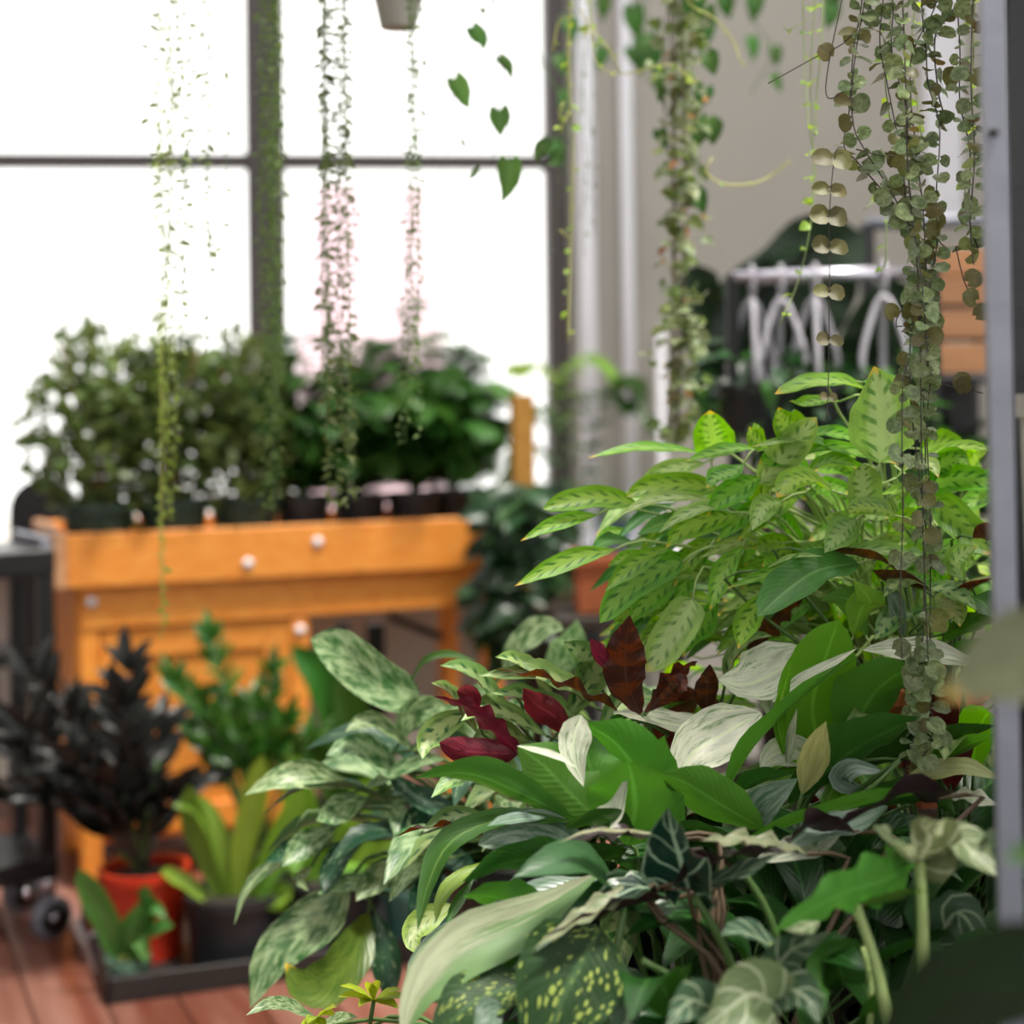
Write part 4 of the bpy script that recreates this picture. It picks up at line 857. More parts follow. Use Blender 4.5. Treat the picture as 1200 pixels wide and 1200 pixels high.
hero(rm, cm, 1.85, [
 ('1030,542 1034,505 1032,465 1024,429', 84, (-.05, -1, .15), {'p': 'ovate', 'm': 'maranta_pale', 'cup': .1, 'd': 1.78}), ('1015,455 985,448 950,450 908,462', 34, (0, -.5, .85), {'p': 'oblong'}), ('985,470 960,470 940,475 925,470', 26, 'U', {}),
 ('1010,448 1030,445 1045,448 1052,452', 26, 'U', {}), ('838,530 836,515 833,500 832,481', 52, (-.1, -1, .2), {'p': 'round', 'd': 1.95}),
 ('822,531 780,526 735,527 688,537', 22, 'U', {'d': 1.95}), ('888,526 860,526 830,533 803,541', 24, 'U', {'d': 1.9}), ('825,543 795,548 765,560 745,578', 26, 'F', {'m': 'maranta_pale', 'd': 1.92}),
 ('842,574 805,568 765,570 734,582', 30, (0, -.9, .4), {'p': 'oblong', 'd': 1.9}), ('745,590 705,583 670,587 636,597', 30, (0, -.9, .4), {'p': 'oblong', 'd': 1.88}),
 ('700,603 670,608 640,618 610,634', 20, 'F', {'d': 1.86}), ('840,588 800,583 760,588 724,605', 24, 'U', {'m': 'maranta_pale', 'd': 1.86}), ('720,644 680,652 640,668 603,687', 26, 'F', {'d': 1.82}),
 ('785,640 755,655 730,672 709,693', 28, 'F', {'d': 1.84}), ('800,658 765,672 730,695 703,730', 38, 'F', {'p': 'oblong', 'd': 1.84}), ('800,670 775,690 755,708 735,730', 34, 'F', {'d': 1.86}),
 ('812,702 800,725 780,755 758,788', 48, 'F', {'p': 'oblong', 'm': 'maranta_pale', 'd': 1.83}), ('855,600 830,595 800,605 771,625', 24, 'U', {'m': 'maranta_pale', 'd': 1.82}), ('865,605 835,608 800,622 780,642', 34, 'F', {'d': 1.84}),
 ('930,524 925,505 915,492 912,477', 48, 'F', {'p': 'ovate'}), ('890,566 915,540 935,515 957,489', 42, 'F', {'p': 'oblong', 'm': 'maranta_pale'}), ('938,518 960,508 985,510 1009,519', 28, 'U', {'p': 'oblong'}),
 ('988,540 965,520 930,515 880,524', 24, 'U', {'m': 'maranta_pale'}), ('900,525 885,515 880,510 878,500', 36, 'F', {}), ('925,545 960,525 1000,530 1055,545', 28, 'U', {}),
 ('1010,600 1012,580 1010,560 1012,543', 46, 'F', {'p': 'oblong', 'm': 'maranta_pale', 'd': 1.8}), ('1048,604 1030,596 1010,596 994,600', 30, (0, -.8, .6), {'p': 'oblong', 'd': 1.78}),
 ('975,575 950,562 930,565 911,583', 40, 'U', {'p': 'oblong', 'd': 1.8}), ('1004,610 990,620 978,632 966,648', 40, 'F', {'m': 'maranta_pale', 'd': 1.79}), ('915,588 898,592 888,605 881,622', 32, 'F', {'m': 'maranta_pale', 'd': 1.8}),
 ('1080,535 1110,526 1140,524 1168,530', 24, 'U', {}), ('1088,560 1105,545 1122,538 1135,545', 34, 'F', {}), ('1085,572 1110,563 1140,562 1172,570', 34, (0, -.9, .3), {'p': 'oblong'}),
 ('1085,580 1110,600 1135,625 1164,650', 44, 'F', {'p': 'oblong'}), ('1080,650 1110,642 1140,645 1166,655', 34, 'U', {}), ('1050,560 1070,545 1090,545 1100,560', 28, 'U', {'m': 'maranta_pale'}),
 ('1030,580 1055,575 1080,570 1095,580', 28, 'U', {}), ('1040,625 1060,612 1075,615 1085,630', 34, 'F', {}), ('890,560 870,570 845,585 828,605', 34, 'F', {}), ('870,545 855,555 840,560 828,572', 34, 'U', {}),
 ('940,560 960,545 985,540 1005,550', 34, 'U', {}), ('1005,660 960,668 925,690 888,722', 60, 'U', {'p': 'oblong', 'd': 1.76, 'm': 'sprout'}), ('950,670 920,665 895,675 850,690', 24, 'U', {'d': 1.8}),
 ('980,655 1010,645 1050,648 1085,660', 30, 'U', {'d': 1.8, 'm': 'maranta_pale'}), ('870,640 850,665 840,690 832,715', 30, 'F', {}), ('835,640 815,660 800,690 790,710', 26, 'F', {'d': 1.9}),
 ('760,700 745,715 730,722 712,722', 34, 'F', {'d': 1.9}), ('840,700 825,730 810,745 800,770', 34, 'F', {'d': 1.88}), ('905,690 880,720 870,740 865,760', 34, 'F', {'d': 1.8}),
 ('1000,745 1010,712 1020,705 1000,680', 44, 'D', {'m': 'nest', 'd': 1.78}), ('1015,745 1000,710 985,700 960,705', 40, 'D', {'m': 'sprout', 'd': 1.8}),
], 'maranta', 'stem_pale', .0018)
rows = []
for k in range(80):
    x, y = random.uniform(690, 900), random.uniform(625, 775); L = random.uniform(45, 95); a = random.uniform(-.1, .9)
    bx, by = x+L*math.cos(a), y-L*math.sin(a); d = random.uniform(1.88, 2.02)
    rows.append(('%.0f,%.0f %.0f,%.0f %.0f,%.0f' % (bx, by, (bx+x)/2, (by+y)/2-L*.1, x, y), random.uniform(12, 26), (random.uniform(-.3, .3), -.8, random.uniform(-.2, .8)), {'d': d, 'm': random.choice(['maranta', 'maranta', 'maranta_pale', 'sprout']), 'nu': 9, 'nv': 4, 'wave': .15}))
for k in range(56):
    x, y = random.uniform(880, 1160), random.uniform(530, 720); L = random.uniform(45, 80); a = random.uniform(-.6, 3.7)
    d = random.uniform(1.86, 2.05); bx, by = x-L*math.cos(a), y+L*math.sin(a)*.5
    rows.append(('%.0f,%.0f %.0f,%.0f %.0f,%.0f' % (bx, by, (bx+x)/2, (by+y)/2-L*.15, x, y), random.uniform(20, 36), (random.uniform(-.4, .4), -.7, random.uniform(0, .9)), {'d': d, 'm': random.choice(['maranta', 'maranta', 'maranta_pale']), 'nu': 9, 'nv': 4, 'wave': .18, 'p': 'oblong', 'cup': .45}))
hero(rm, cm, 1.9, rows, 'maranta', 'stem_pale', .0014)
rosette(rm, cm+V((0, 0, -.03)), 40, .15, .10, .042, ['maranta', 'maranta', 'maranta_pale'], el=(.15, 1.35), droop=.9, prof='oblong', stem='stem_pale', rad=.09, sr=.0016)
rosette(rm, cm+V((-.10, -.03, -.02)), 24, .15, .09, .030, ['maranta', 'maranta', 'sprout'], az=(PI*.6, PI*1.7), el=(-.2, 1.0), droop=1., prof='lance', stem='stem_pale', rad=.06, sr=.0016)
# second calathea at the right with brown undersides
rk, ck = tplant('striped_calathea', 'white-striped leafy plant with brown leaf backs, behind the string of hearts', .485, 1.79, .085, .17, 'pot_black')
hero(rk, ck, 1.78, [
 ('958,650 995,648 1030,655 1056,672', 26, (0, .55, .83), {'m': 'maroon', 'wave': .1, 'cup': .2}), ('895,668 920,656 940,652 965,652', 14, 'U', {'m': 'maranta_pale'}), ('1088,690 1060,680 1040,675 1022,668', 24, 'D', {'m': 'maroon'}),
 ('1100,718 1125,695 1145,685 1170,676', 20, (0, .5, .85), {'m': 'maroon'}), ('1108,712 1130,688 1150,680 1172,673', 14, 'U', {'m': 'cream'}), ('1105,752 1130,738 1150,730 1172,728', 38, (0, .8, .5), {'m': 'lily_green', 'cup': .4}),
 ('1108,772 1130,762 1150,758 1172,756', 30, (0, .8, .5), {'m': 'lily_green'}), ('1110,742 1135,728 1155,722 1175,730', 16, 'U', {'m': 'cream'}), ('1140,630 1150,625 1160,625 1172,632', 26, 'B', {'m': 'maroon'}),
 ('1085,740 1100,728 1110,722 1120,720', 30, 'F', {'m': 'cream'}), ('1090,690 1070,680 1050,685 1035,700', 30, 'U', {}), ('1080,690 1105,690 1125,700 1145,715', 34, 'U', {}), ('1070,720 1050,720 1035,735 1025,750', 30, 'F', {}),
 ('1130,680 1120,660 1130,648 1145,640', 34, 'F', {'m': 'maranta_pale'}), ('1100,665 1085,655 1075,650 1060,655', 30, 'U', {}), ('1140,700 1150,705 1160,715 1172,725', 40, 'F', {'m': 'lily_green'}),
 ('1060,745 1052,720 1045,700 1040,690', 24, 'F', {'m': 'lily_silver'}), ('1095,700 1110,705 1120,720 1125,735', 34, 'F', {'m': 'maranta_pale'}), ('1120,770 1140,775 1160,785 1175,800', 30, 'U', {'m': 'lily_silver'})], 'calathea', 'stem', .002)
rosette(rk, ck, 26, .22, .14, .05, ['calathea', 'lily_green', 'maranta', 'calathea'], el=(.4, 1.4), droop=.9)
# dark filler plants, added to deepen the blacks between the pots
for k, (x, y, lb) in enumerate(((.27, 1.66, 'dark filler plant added to darken the gap between the two white-leaved plants'), (.31, 1.50, 'dark filler plant added to darken the gap under the cream leaf by the grey post'), (.17, 1.50, 'dark filler plant added to darken the gap right of the yellow-flecked leaf'), (.40, 1.70, 'dark filler plant added to darken the gap before the striped plant'))):
    rf, cf_ = tplant('dark_filler_plant', lb, x, y, .06, .11, 'pot_black'); rosette(rf, cf_, 26, .17, .15, .062, ['lily_dark', 'lily_dark', 'hoya_lit'], el=(.25, 1.35), droop=.9)

# ------------------------------------------------------------------ hanging rack at the back right
D = 3.35; root = thing('garment_rack', (P(970, 600, D).x, D, 0), 'black steel rack with a silver rail, hung with basket plants', 'rack')
bar = [P(858, 326, D), P(1092, 318, D)]
MB().tube(bar, .015, 10).build('rail', 'chrome', root)
for q in bar: 
    m = MB(); m.box((q.x, q.y, (q.z+.01)/2), (.026, .026, q.z+.01)); m.build('post', 'black_metal', root, smooth=False)
    m = MB(); m.box((q.x, q.y, .015), (.04, .5, .03)); m.build('foot', 'black_metal', root, smooth=False)
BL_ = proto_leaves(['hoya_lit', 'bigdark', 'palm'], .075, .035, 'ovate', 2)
for k, (px, lb) in enumerate(((881, 'leftmost basket plant on white hangers along the silver rail'), (915, 'second basket plant on white hangers from the rack\u2019s left post'), (955, 'third basket plant on white hangers from the rack\u2019s left post'), (1035, 'basket plant on white hangers beside the string of hearts'))):
    t = bar[0].lerp(bar[1], (px-858)/234); root = thing('hanging_basket', t-V((0, 0, .5)), lb.replace('\u2019', ''), 'basket plant', 'basket plants on the rack')
    pz = t.z-.23; m = MB(); hk = [t+V((0, -.02, -.04)), t+V((0, -.022, .0)), t+V((0, -.010, .021)), t+V((0, .010, .021)), t+V((0, .022, 0)), t+V((0, .01, -.03)), t+V((0, 0, -.05))]
    m.tube(curve(hk, 14), .004, 6); m.build('hook', 'plastic_white', root)
    for j in range(3):
        a = 2*PI*j/3+.5+k; e = V((t.x+math.cos(a)*.045, t.y+math.sin(a)*.045, pz)); s = MB(); pts = curve([t-V((0, 0, .045)), t-V((0, 0, .07))+V((math.cos(a)*.02, math.sin(a)*.02, 0)), e+V((math.cos(a)*.008, math.sin(a)*.008, .06)), e], 10)
        s.tube(pts, .0065, 6); s.build('strap', 'plastic_white', root)
    pot(root, (t.x, t.y, pz-.10), .075, .11, 'pot_black'); c0 = V((t.x, t.y, pz))
    for i in range(34):
        a = random.random()*2*PI; h = V((math.cos(a), math.sin(a), 0)); p = c0+h*random.uniform(.02, .11)+V((0, 0, random.uniform(-.12, .09)))
        put_leaf(root, root.location, random.choice(BL_), p, h+V((0, 0, random.uniform(-.9, .5))), V((0, 0, 1))+h*.3+rv(.3), random.uniform(.8, 1.3))
# taller black rack and crates behind
D = 3.75; root = thing('black_shelf_frame', (P(1060, 300, D).x, D, 0), 'tall black frame behind the silver rail, below the white wall trim', 'rack')
q0, q1 = P(1016, 262, D), P(1185, 256, D)
for q in (q0, q1): m = MB(); m.box((q.x, q.y, q.z/2), (.03, .03, q.z)); m.build('post', 'black_metal', root, smooth=False)
MB().tube([q0, q1], .016, 8).build('rail', 'grey_metal', root)
m = MB(); zb0, zb1 = P(1100, 760, D).z, P(1100, 440, D).z; m.box(((q0.x+q1.x)/2, D+.28, (zb0+zb1)/2), (q1.x-q0.x, .012, zb1-zb0)); m.build('back_panel', 'black_metal', root, smooth=False)  # added black sheet standing in for the darkness behind the frame
for py in (445, 700): 
    z = P(1100, py, D).z; m = MB(); m.box(((q0.x+q1.x)/2, D+.12, z), (q1.x-q0.x, .3, .02)); m.build('shelf', 'black_metal', root, smooth=False)
zs = P(1100, 445, D).z+.01
for k, (py0, py1, lb) in enumerate(((432, 352, 'brown wooden crate on the black frame, bottom of its stack'), (346, 275, 'brown wooden crate on the black frame, top of its stack'))):
    h = (py0-py1)*D/FPX; x0, x1 = P(1100, 400, D).x, P(1180, 400, D).x; root = thing('wooden_crate', ((x0+x1)/2, D+.12, zs), lb, 'crate', 'crates on the black frame')
    for j in range(2):
        m = MB(); m.box(((x0+x1)/2, D+.0, zs+h*(j+.5)/2), (x1-x0, .014, h/2-.012)); m.build('slat', 'box_wood', root, smooth=False)
        m = MB(); m.box(((x0+x1)/2, D+.24, zs+h*(j+.5)/2), (x1-x0, .014, h/2-.012)); m.build('slat', 'box_wood', root, smooth=False)
    for x in (x0+.01, x1-.01): m = MB(); m.box((x, D+.12, zs+h/2), (.016, .224, h-.006)); m.build('side_board', 'box_wood', root, smooth=False)
    m = MB(); m.box(((x0+x1)/2, D+.12, zs+.008), (x1-x0-.04, .22, .012)); m.build('bottom_board', 'box_wood', root, smooth=False); zs += h+.001
zs = P(1100, 700, D).z+.01
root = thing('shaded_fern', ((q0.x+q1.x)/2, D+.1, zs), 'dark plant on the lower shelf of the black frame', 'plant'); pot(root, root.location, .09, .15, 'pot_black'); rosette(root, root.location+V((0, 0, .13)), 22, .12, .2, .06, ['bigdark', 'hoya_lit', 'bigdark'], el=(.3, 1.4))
# large dark leaved plant behind the rack
c = P(900, 600, 3.62); root = thing('broad_leaf_plant', (c.x, c.y, 0), 'big plant with broad dark leaves arching behind the silver rail', 'plant'); pot(root, root.location, .14, .3, 'pot_black')
hero(root, V((c.x, c.y, .28)), 3.62, [('845,420 855,360 900,310 955,282', 62, (-.3, -.5, .8), {'p': 'oblong', 'cup': .2}), ('850,440 830,390 825,340 840,320', 70, 'F', {'p': 'oblong'}), ('900,450 925,370 960,310 1012,275', 130, 'F', {'p': 'oblong'}), ('880,480 885,420 900,360 935,318', 120, 'F', {'p': 'oblong'}), ('1010,480 1030,420 1060,370 1085,345', 110, 'F', {'p': 'oblong'}), ('930,400 950,350 980,310 1010,295', 80, 'F', {'p': 'oblong'}),
 ('860,520 850,470 860,430 880,400', 90, 'F', {'p': 'oblong'}), ('960,520 980,460 1000,430 1010,390', 90, 'F', {'p': 'oblong'}), ('900,540 920,480 940,440 960,420', 90, 'F', {'p': 'oblong'}), ('1040,540 1045,480 1050,440 1040,400', 80, 'F', {'p': 'oblong'})], 'bigdark', 'stem_dark', .008)
root = thing('under_rack_plants', (.75, 3.2, 0), 'dark leafy plant in a tall pot below the hanging baskets', 'plant'); pot(root, root.location, .16, .7, 'pot_black')
rosette(root, root.location+V((0, 0, .68)), 40, .24, .26, .09, ['bigdark', 'palm', 'hoya_lit'], el=(.2, 1.4))
root.name = 'leafy_floor_plant'

# ------------------------------------------------------------------ near black shelving at the right edge
D = 1.2; root = thing('metal_shelving', (P(1200, 600, D).x, D+.2, 0), 'black shelving with a grey front post along the right edge', 'shelving')
a0, a1 = P(1160, -80, D), P(1186, 1260, D); ax = (a1-a0).normalized()
def post_at(x0, x1, dd, mat, nm, th=.012):
    a, b = P(x0, -100, dd), P(x1, 1300, dd); wv = .0165; dr_ = (b-a).normalized(); k = (0-a.z)/dr_.z; b = a+dr_*k
    m = MB(); m.add([a+V((sx*wv/2, sy*th/2, 0)) for sx, sy in ((-1, -1), (1, -1), (1, 1), (-1, 1))]+[b+V((sx*wv/2, sy*th/2, 0)) for sx, sy in ((-1, -1), (1, -1), (1, 1), (-1, 1))],
        [(0, 1, 5, 4), (1, 2, 6, 5), (2, 3, 7, 6), (3, 0, 4, 7), (3, 2, 1, 0), (4, 5, 6, 7)]); return m.build(nm, mat, root, smooth=False)
post_at(1160, 1188, D, 'grey_metal', 'post')
for py in (155, 760): q = P(1161+py*.02, py, D-.007); m = MB(); m.tube([q, q+V((0, -.004, 0))], .0035, 8); m.build('bolt', 'black_metal', root)
xl = P(1184, 600, 1.58).x
m = MB(); m.box((xl+.23, 1.58, 1.0), (.46, .02, 2.0)); m.build('back_panel', 'black_metal', root, smooth=False)
for z in (.95, .62, 1.75): m = MB(); m.box((xl+.23, 1.40, z), (.46, .34, .02)); m.build('shelf', 'black_metal', root, smooth=False)
m = MB(); m.box((xl+.47, 1.21, 1.0), (.02, .02, 2.0)); m.build('post', 'grey_metal', root, smooth=False)
c = P(1215, 590, 1.34); zz = .96; root = thing('shelf_pot', (c.x+.03, c.y, zz), 'pale pot with tan rim on the black shelving, right edge', 'pot')
pot(root, root.location, .042, P(1200, 462, 1.34).z-zz, 'pot_beige', .85)
root = thing('shelf_plant', (P(1260, 1000, .8).x, .8, .72), 'blurred dim leaves poking in front of the grey post', 'plant'); pot(root, root.location, .05, .08, 'pot_black')
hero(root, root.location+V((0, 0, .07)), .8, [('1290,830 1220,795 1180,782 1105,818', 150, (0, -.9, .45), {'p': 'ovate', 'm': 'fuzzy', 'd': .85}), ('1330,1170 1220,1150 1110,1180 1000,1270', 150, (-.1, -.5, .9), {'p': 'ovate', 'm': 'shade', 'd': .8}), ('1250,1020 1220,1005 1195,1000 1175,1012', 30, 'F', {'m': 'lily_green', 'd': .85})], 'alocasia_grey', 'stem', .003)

# ------------------------------------------------------------------ hanging strands
def hang(root, p, r=.055, mat='pot_beige', made=True):
    """the pot a trailing plant grows from, on a cord from the ceiling"""
    p = V(p)+V((0, 0, .035))
    if made: pot(root, p, r, .10, mat, .7)
    m = MB(); m.tube([p+V((0, 0, .06)), V((p.x, p.y, 3.31))], .0025, 5); m.build('cord', 'stem_dark', root)
def strand(root, pix, d, r, mat, n=None, name='vine', rx=.0):
    q = [P(x, y, d+random.uniform(-rx, rx)) for x, y in pix]; L = sum(math.hypot(a[0]-b_[0], a[1]-b_[1]) for a, b_ in zip(pix, pix[1:])); n = n or max(6, int(L/9))
    pts = curve(q, n); MB().tube(pts, r, 4).build(name, mat, root); return pts
def along(pts, step):
    out = []; acc = 0
    for a, b_ in zip(pts, pts[1:]):
        L = (b_-a).length; acc += L
        while acc >= step: acc -= step; out.append((b_-(b_-a).normalized()*acc, (b_-a).normalized()))
    return out
def px(s): 
    v = [float(x) for x in s.replace(',', ' ').split()]; return list(zip(v[::2], v[1::2]))
HA = proto_leaves(['hearts'], .0158, .0185, 'round', 4, .2, 5, 4, .05, .1, .18); HB = proto_leaves(['hearts_bronze'], .0165, .019, 'round', 2, .15, 5, 4, .05, .1, .18)
D = 1.62; rh = thing('string_of_hearts', P(1070, -160, D), 'string of hearts vine with grey-green leaves hanging before the grey post', 'hanging plant')
c = rh.location; pot(rh, (c.x, c.y, c.z), .09, .11, 'pot_terra'); MB().tube([(c.x, c.y, c.z+.08), (c.x, c.y, 3.31)], .0025, 5).build('cord', 'stem_dark', rh)
rows = [('1010,-60 1010,0 1000,60 995,130 989,170 1005,190 1040,230 1066,262 1075,300 1080,420 1085,560 1083,700 1078,800 1070,860 1060,908', 17), ('1018,-60 1013,0 1003,60 998,110 1001,150 1013,175 1050,235 1072,290 1078,400 1081,600 1087,760 1092,860 1075,895', 20),
 ('1040,-60 1035,0 1031,50 1040,100 1050,150 1056,172 1062,240', 17), ('1062,-60 1058,0 1060,60 1062,120 1063,180 1068,250 1080,330 1088,430', 16), ('1085,-60 1080,0 1085,60 1088,100 1101,150 1097,230 1098,285 1086,350', 18),
 ('1110,-60 1122,0 1100,30 1095,60 1100,110 1105,130', 18), ('1125,-60 1122,0 1125,60 1125,120 1137,180 1135,250 1146,292', 19), ('1145,-60 1140,0 1138,100 1142,180 1137,260 1141,310', 16), ('1030,-60 1046,0 1045,60 1062,130 1064,200 1070,250', 16),
 ('1095,-60 1098,0 1070,60 1067,110 1075,190 1082,250 1085,330 1083,440', 17), ('1003,175 1040,183 1070,176 1096,155', 17), ('1070,262 1095,275 1110,291 1140,281 1158,268', 17), ('1065,420 1058,450 1057,520 1058,600 1055,700 1057,772', 38), ('1075,330 1068,380 1066,440 1070,500 1085,620', 15), ('1090,330 1092,420 1086,500 1090,600 1090,750', 22)]
cnt = 0
for s, st in rows:
    pts = strand(rh, px(s), D+random.uniform(-.05, .05), .0008, 'stem_dark', rx=.008)
    for p, T in along(pts, st*D/FPX):
        y = HOR+(CZ-p.z)*FPX/D
        if (520 < y < 765 and random.random() < .6): continue
        a = random.random()*PI
        for sg in (-1, 1):
            if random.random() < .12: continue
            h = V((math.cos(a), math.sin(a), 0))*sg; dd = h+V((0, 0, random.uniform(-.75, .15)))+rv(.2)
            if abs(h.x) < .2 and random.random() < .3: continue
            q = p+dd.normalized()*.003; put_leaf(rh, rh.location, random.choice(HA if random.random() < .82 else HB), q, dd, V((0, -.85, .5))+rv(.4), random.uniform(.6, 1.12)); cnt += 1
s3 = strand(rh, px('990,172 979,180 972,250 972,330 971,430 969,492'), 1.6, .0007, 'stem_dark')
for x, y, s in ((976, 186, 1.25), (972, 222, 1.0), (971, 253, 1.2), (972, 288, 1.1), (972, 342, .95), (972, 398, .8), (971, 465, .5)):
    for sg in (-1, 1): put_leaf(rh, rh.location, random.choice(HB), P(x+sg*2, y, 1.6), V((sg, -.1, -.25 if sg > 0 else .1)), V((0, -.9, .45)), s)
for s, lv in (('1030,-10 995,45 950,70 900,98', ((972, 66),)), ('1105,450 1128,456 1152,461', ((1128, 452), (1129, 459))), ('1120,290 1130,330 1142,352', ((1135, 330), (1143, 352), (1144, 370))), ('990,-20 968,110 1010,90', ()), ('1078,340 1066,348 1048,380 1058,382', ((1048, 372), (1066, 372)))):
    strand(rh, px(s), 1.6, .0007, 'stem_dark')
    for x, y in lv: put_leaf(rh, rh.location, random.choice(HB), P(x, y, 1.6), (random.uniform(-1, 1), -.2, .5), (0, -1, .2), 1.)
for x, y in ((1075, 778), (1088, 780), (1070, 795), (1083, 798), (1095, 800), (1078, 812), (1068, 782), (1100, 786), (1110, 805), (1086, 830), (1076, 846), (1090, 845), (1098, 860), (1068, 878), (1078, 880), (1052, 660), (1085, 640), (1050, 762), (1068, 768)):
    put_leaf(rh, rh.location, random.choice(HA), P(x, y, 1.6+random.uniform(-.02, .02)), V((random.uniform(-1, 1), -.3, random.uniform(-.6, .4))), V((0, -1, .4))+rv(.2), random.uniform(.8, 1.2)); cnt += 1
print('hearts leaves', cnt)

LL = proto_leaves(['lime'], .016, .013, 'ovate', 3, .3, 4, 2)
def vine(name, label, rows, d, mat, leafs, step, cat='hanging plant', rad=.0009, sc=(.6, 1.1), top=None, rx=.01, group=None):
    p0 = px(rows[0])[0]; root = thing(name, P(p0[0], p0[1], d), label, cat, group)
    hang(root, P(p0[0], p0[1]-5, d), .05, 'pot_black')
    for s in rows:
        pts = strand(root, px(s), d, rad, mat, rx=rx)
        for p, T in along(pts, step):
            a = random.random()*2*PI; dd = V((math.cos(a), math.sin(a), random.uniform(-.6, .3)))
            put_leaf(root, root.location, random.choice(leafs), p, dd, V((0, -.5, .8))+rv(.4), random.uniform(*sc))
    return root
vine('lime_vine', 'thin lime-green vine hanging before the beige wall, left of the string of hearts', ['940,-20 943,80 948,150 956,200 948,275 935,330 914,380', '956,-20 950,90 953,180 951,240', '966,-20 962,60 957,110 955,160', '950,20 925,35 918,30', '1012,245 1036,235 1038,300 1033,320', '1054,245 1048,270'], 2.0, 'stem_pale', LL, .03)
vine('lime_vine', 'lime-green vine threaded through the string of hearts', ['1046,-20 1040,70 1037,95 1043,140', '1075,-20 1068,60 1075,120 1080,160', '1142,-20 1140,90 1138,170 1130,230'], 1.75, 'stem_pale', LL, .022)
vine('yellow_runner', 'yellow-green vine with curling runners beside the window frame', ['670,-20 666,60 668,120 672,170 668,300 666,400', '690,-20 698,70 728,86 760,80 788,76 815,98', '690,30 715,60 728,86', '672,20 655,25 648,60', '668,130 660,145 657,158', '656,270 668,280', '660,120 655,135 665,140', '680,10 690,35 684,40'], 2.35, 'stem_yellow', LL, .03, rad=.0013)
vine('yellow_runner', 'two bare yellow runners crossing the beige wall', ['805,-20 808,5 838,22 860,50 868,74', '835,185 827,200 845,215 880,216 905,205 926,188'], 2.35, 'stem_yellow', LL, .05, rad=.0013, sc=(.4, .7))
# ivy strand in front of the wall pipes
D = 2.55; IV = proto_leaves(['ivy', 'ivy', 'moss'], .028, .026, 'heart', 3, .3, 4, 2); IR = proto_leaves(['rust'], .026, .015, 'lance', 2, .4, 4, 2); IH = proto_leaves(['heartleaf'], .042, .034, 'heart', 2, .2, 5, 4)
ri = thing('hanging_ivy', P(795, -60, D), 'dense hanging strand of small pale leaves with rusty bits before the wall', 'hanging plant'); hang(ri, P(795, -50, D), .07)
for k in range(7):
    x0 = 795+random.uniform(-12, 12); strand(ri, [(x0, -40), (x0+random.uniform(-8, 8), 120), (797+random.uniform(-12, 12), 300), (795+random.uniform(-14, 14), 520+random.uniform(-40, 10))], D+random.uniform(-.03, .03), .0013, 'stem_brown')
for i in range(300):
    y = random.uniform(-30, 520); x = 797+random.gauss(0, 13); a = random.random()*2*PI; dd = V((math.cos(a), math.sin(a), random.uniform(-.9, .2)))
    put_leaf(ri, ri.location, random.choice(IR if (random.random() < .12) else IV), P(x, y, D+random.uniform(-.04, .04)), dd, V((0, -.7, .6))+rv(.4), random.uniform(.6, 1.05))
for x, y, s in ((830, 150, 1), (828, 75, 1), (826, 115, 1), (815, 235, 1), (772, 165, .8), (777, 115, .6), (835, 155, 1), (818, 160, .9), (815, 5, 1.3), (826, 20, 1.3)):
    put_leaf(ri, ri.location, random.choice(IH), P(x, y-12, D+.05), (random.uniform(-.4, .4), -.2, -1), (0, -1, .2), s)
# blurred heart-leaf vine farther back
D = 3.3; rp = thing('heartleaf_vine', P(760, -80, D), 'blurred heart-leaf vine at the top, left of the ivy strand', 'hanging plant'); hang(rp, P(760, -55, D), .08)
PH = proto_leaves(['heartleaf'], .075, .055, 'heart', 3, .2, 6, 4)
for s in ('745,-40 742,20 750,80 765,100', '830,-40 828,20 825,60', '880,-40 882,20 905,60 880,110', '755,-40 760,40 752,70', '700,-40 706,30'): strand(rp, px(s), D, .0015, 'stem')
for x, y, s, mm in ((742, 22, 1, 0), (758, 55, 1.2, 0), (765, 65, 1.1, 0), (740, 70, .8, 0), (706, 70, .7, 0), (772, 95, .8, 0), (827, 30, 1.3, 0), (880, 58, .7, 0), (907, 70, .7, 0), (906, 102, .6, 0), (850, 8, .9, 0), (885, 5, .9, 0), (975, 20, .9, 0), (968, -5, 1.1, 0), (708, 8, .8, 0), (664, 35, .9, 0), (655, 80, .8, 0), (660, 120, .7, 0), (648, 180, .8, 0), (640, 175, .6, 0)):
    put_leaf(rp, rp.location, random.choice(PH), P(x, y-14, D), (random.uniform(-.5, .5), -.1, -1), V((0, -1, .2))+rv(.2), s*.85)
# philodendron leaves against the window
D = 2.45; rq = thing('philodendron_vine', P(575, -120, D), 'heart-shaped green leaves dangling before the upper window pane', 'hanging plant'); hang(rq, P(580, -65, D), .06)
hero(rq, P(580, -60, D), D, [('554,32 562,42 566,50 565,60', 22, 'B', {'p': 'heart', 'cup': .3}), ('586,66 594,74 598,84 600,96', 17, 'B', {'p': 'heart', 'cup': .5}), ('533,92 540,104 545,118 551,128', 26, 'B', {'p': 'heart', 'cup': .2}), ('585,129 586,140 586,150 588,161', 27, 'B', {'p': 'heart', 'cup': .1}),
 ('597,188 597,205 594,222 587,239', 31, 'B', {'p': 'heart', 'cup': .2}), ('565,10 567,14 568,18', 8, 'B', {'p': 'heart'}), ('540,160 543,168 546,174', 6, 'B', {}), ('562,195 556,203 547,212', 8, 'B', {}), ('640,168 632,178 628,190', 20, 'F', {'p': 'heart'}), ('655,180 650,190 640,192', 18, 'F', {'p': 'heart'})], 'heartleaf', 'stem', .0007, 0)

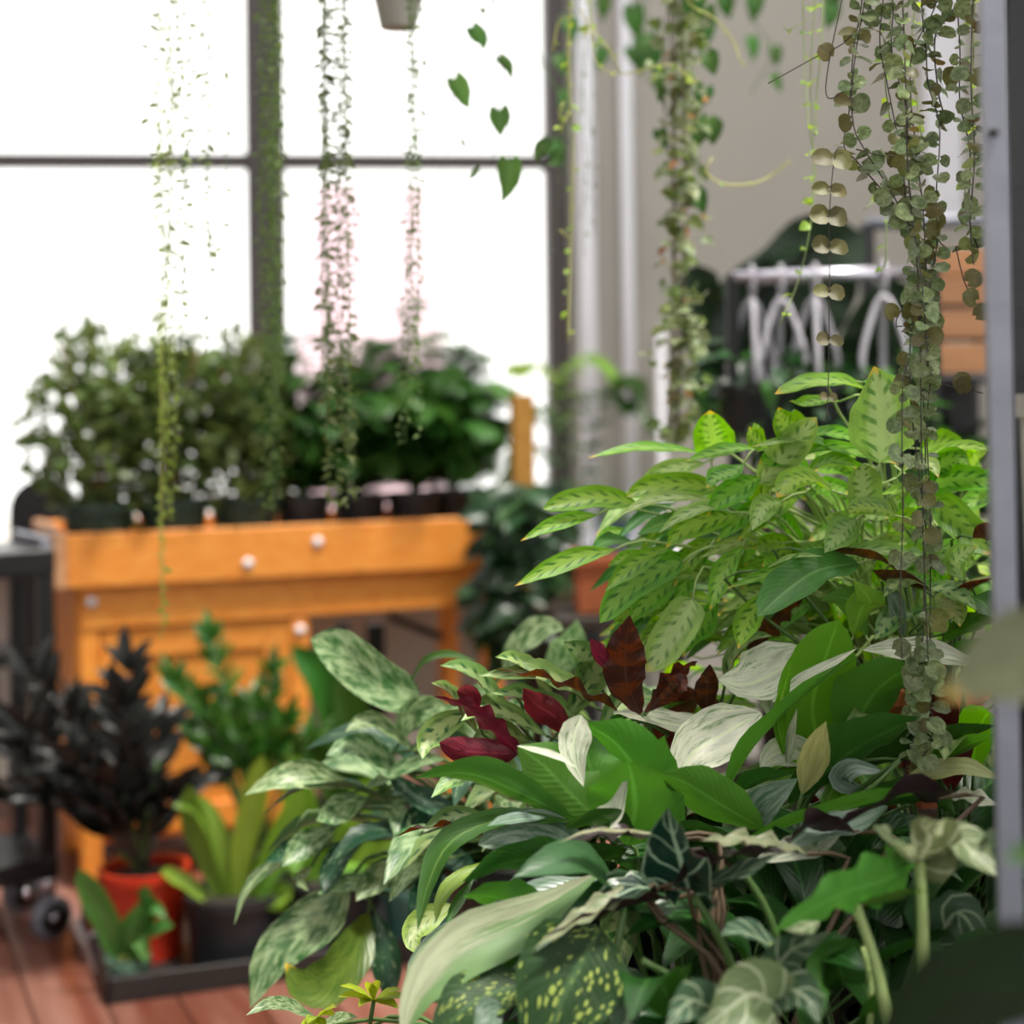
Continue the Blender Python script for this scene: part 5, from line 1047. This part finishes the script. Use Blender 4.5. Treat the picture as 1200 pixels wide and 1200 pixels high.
def curtain(name, label, x0, x1, ytop, ybot, d, n, mat, leafs_per, sz, xs=3., smat='stem', pots=None):
    """thin trailing strands whose leaflets are only a few pixels each: strands are parts, the leaflets one mass"""
    root = thing(name, P((x0+x1)/2, ytop, d), label, 'hanging plant'); mb = MB(); hang(root, P((x0+x1)/2, ytop-5, d), .07)
    for k in range(n):
        x = random.uniform(x0, x1); yb = ybot+random.uniform(-160, 10)*(k > 1); pix = [(x, ytop)]; xx = x
        for i in range(1, 7): xx += random.gauss(0, xs); pix.append((xx, ytop+(yb-ytop)*i/6))
        pts = strand(root, pix, d+random.uniform(-.04, .04), .0006, smat)
        for p, T in along(pts, leafs_per):
            a = random.random()*2*PI; dd = V((math.cos(a), math.sin(a), random.uniform(-.8, .4))).normalized(); L = sz*random.uniform(.6, 1.3)
            blade(mb, [p, p+dd*L*.5, p+dd*L-V((0, 0, L*.2))], L*.5, V((0, -.6, .7))+rv(.4), 'ovate', .2, 0, 1, 3, 2)
    stuff(mb.build('leaflets', mat, root)); return root
curtain('trailing_strands', 'sparse wispy strands hanging before the left window pane', 158, 262, -40, 420, 2.2, 13, 'moss', .016, .0125, 4.)
curtain('trailing_strands', 'long mossy strands hanging over the brown window mullion', 306, 332, -40, 600, 2.5, 15, 'moss', .012, .012, 2.)
curtain('trailing_strands', 'dense green strands at left of the beige hanging pot', 374, 410, -40, 590, 2.3, 18, 'moss', .012, .013, 2.5)
curtain('trailing_strands', 'single thin column of strands directly below the beige hanging pot', 477, 497, -20, 520, 2.3, 8, 'moss', .012, .011, 2.)
curtain('trailing_strands', 'pale strands trailing over the front of the pine bench', 168, 208, -40, 740, 2.5, 5, 'lime', .016, .012, 3., 'stem_yellow')
curtain('trailing_strands', 'wispy pale strands in front of the white wall pipes', 664, 700, -40, 300, 2.7, 7, 'moss', .03, .008, 3.)
c = P(467, 33, 2.5); root = thing('hanging_pot', c, 'beige hanging pot cut off by the top edge, before the window', 'pot'); pot(root, c, .05, .12, 'pot_beige', .55); MB().tube([c+V((0, 0, .1)), V((c.x, c.y, 3.31))], .0025, 5).build('cord', 'stem_dark', root)
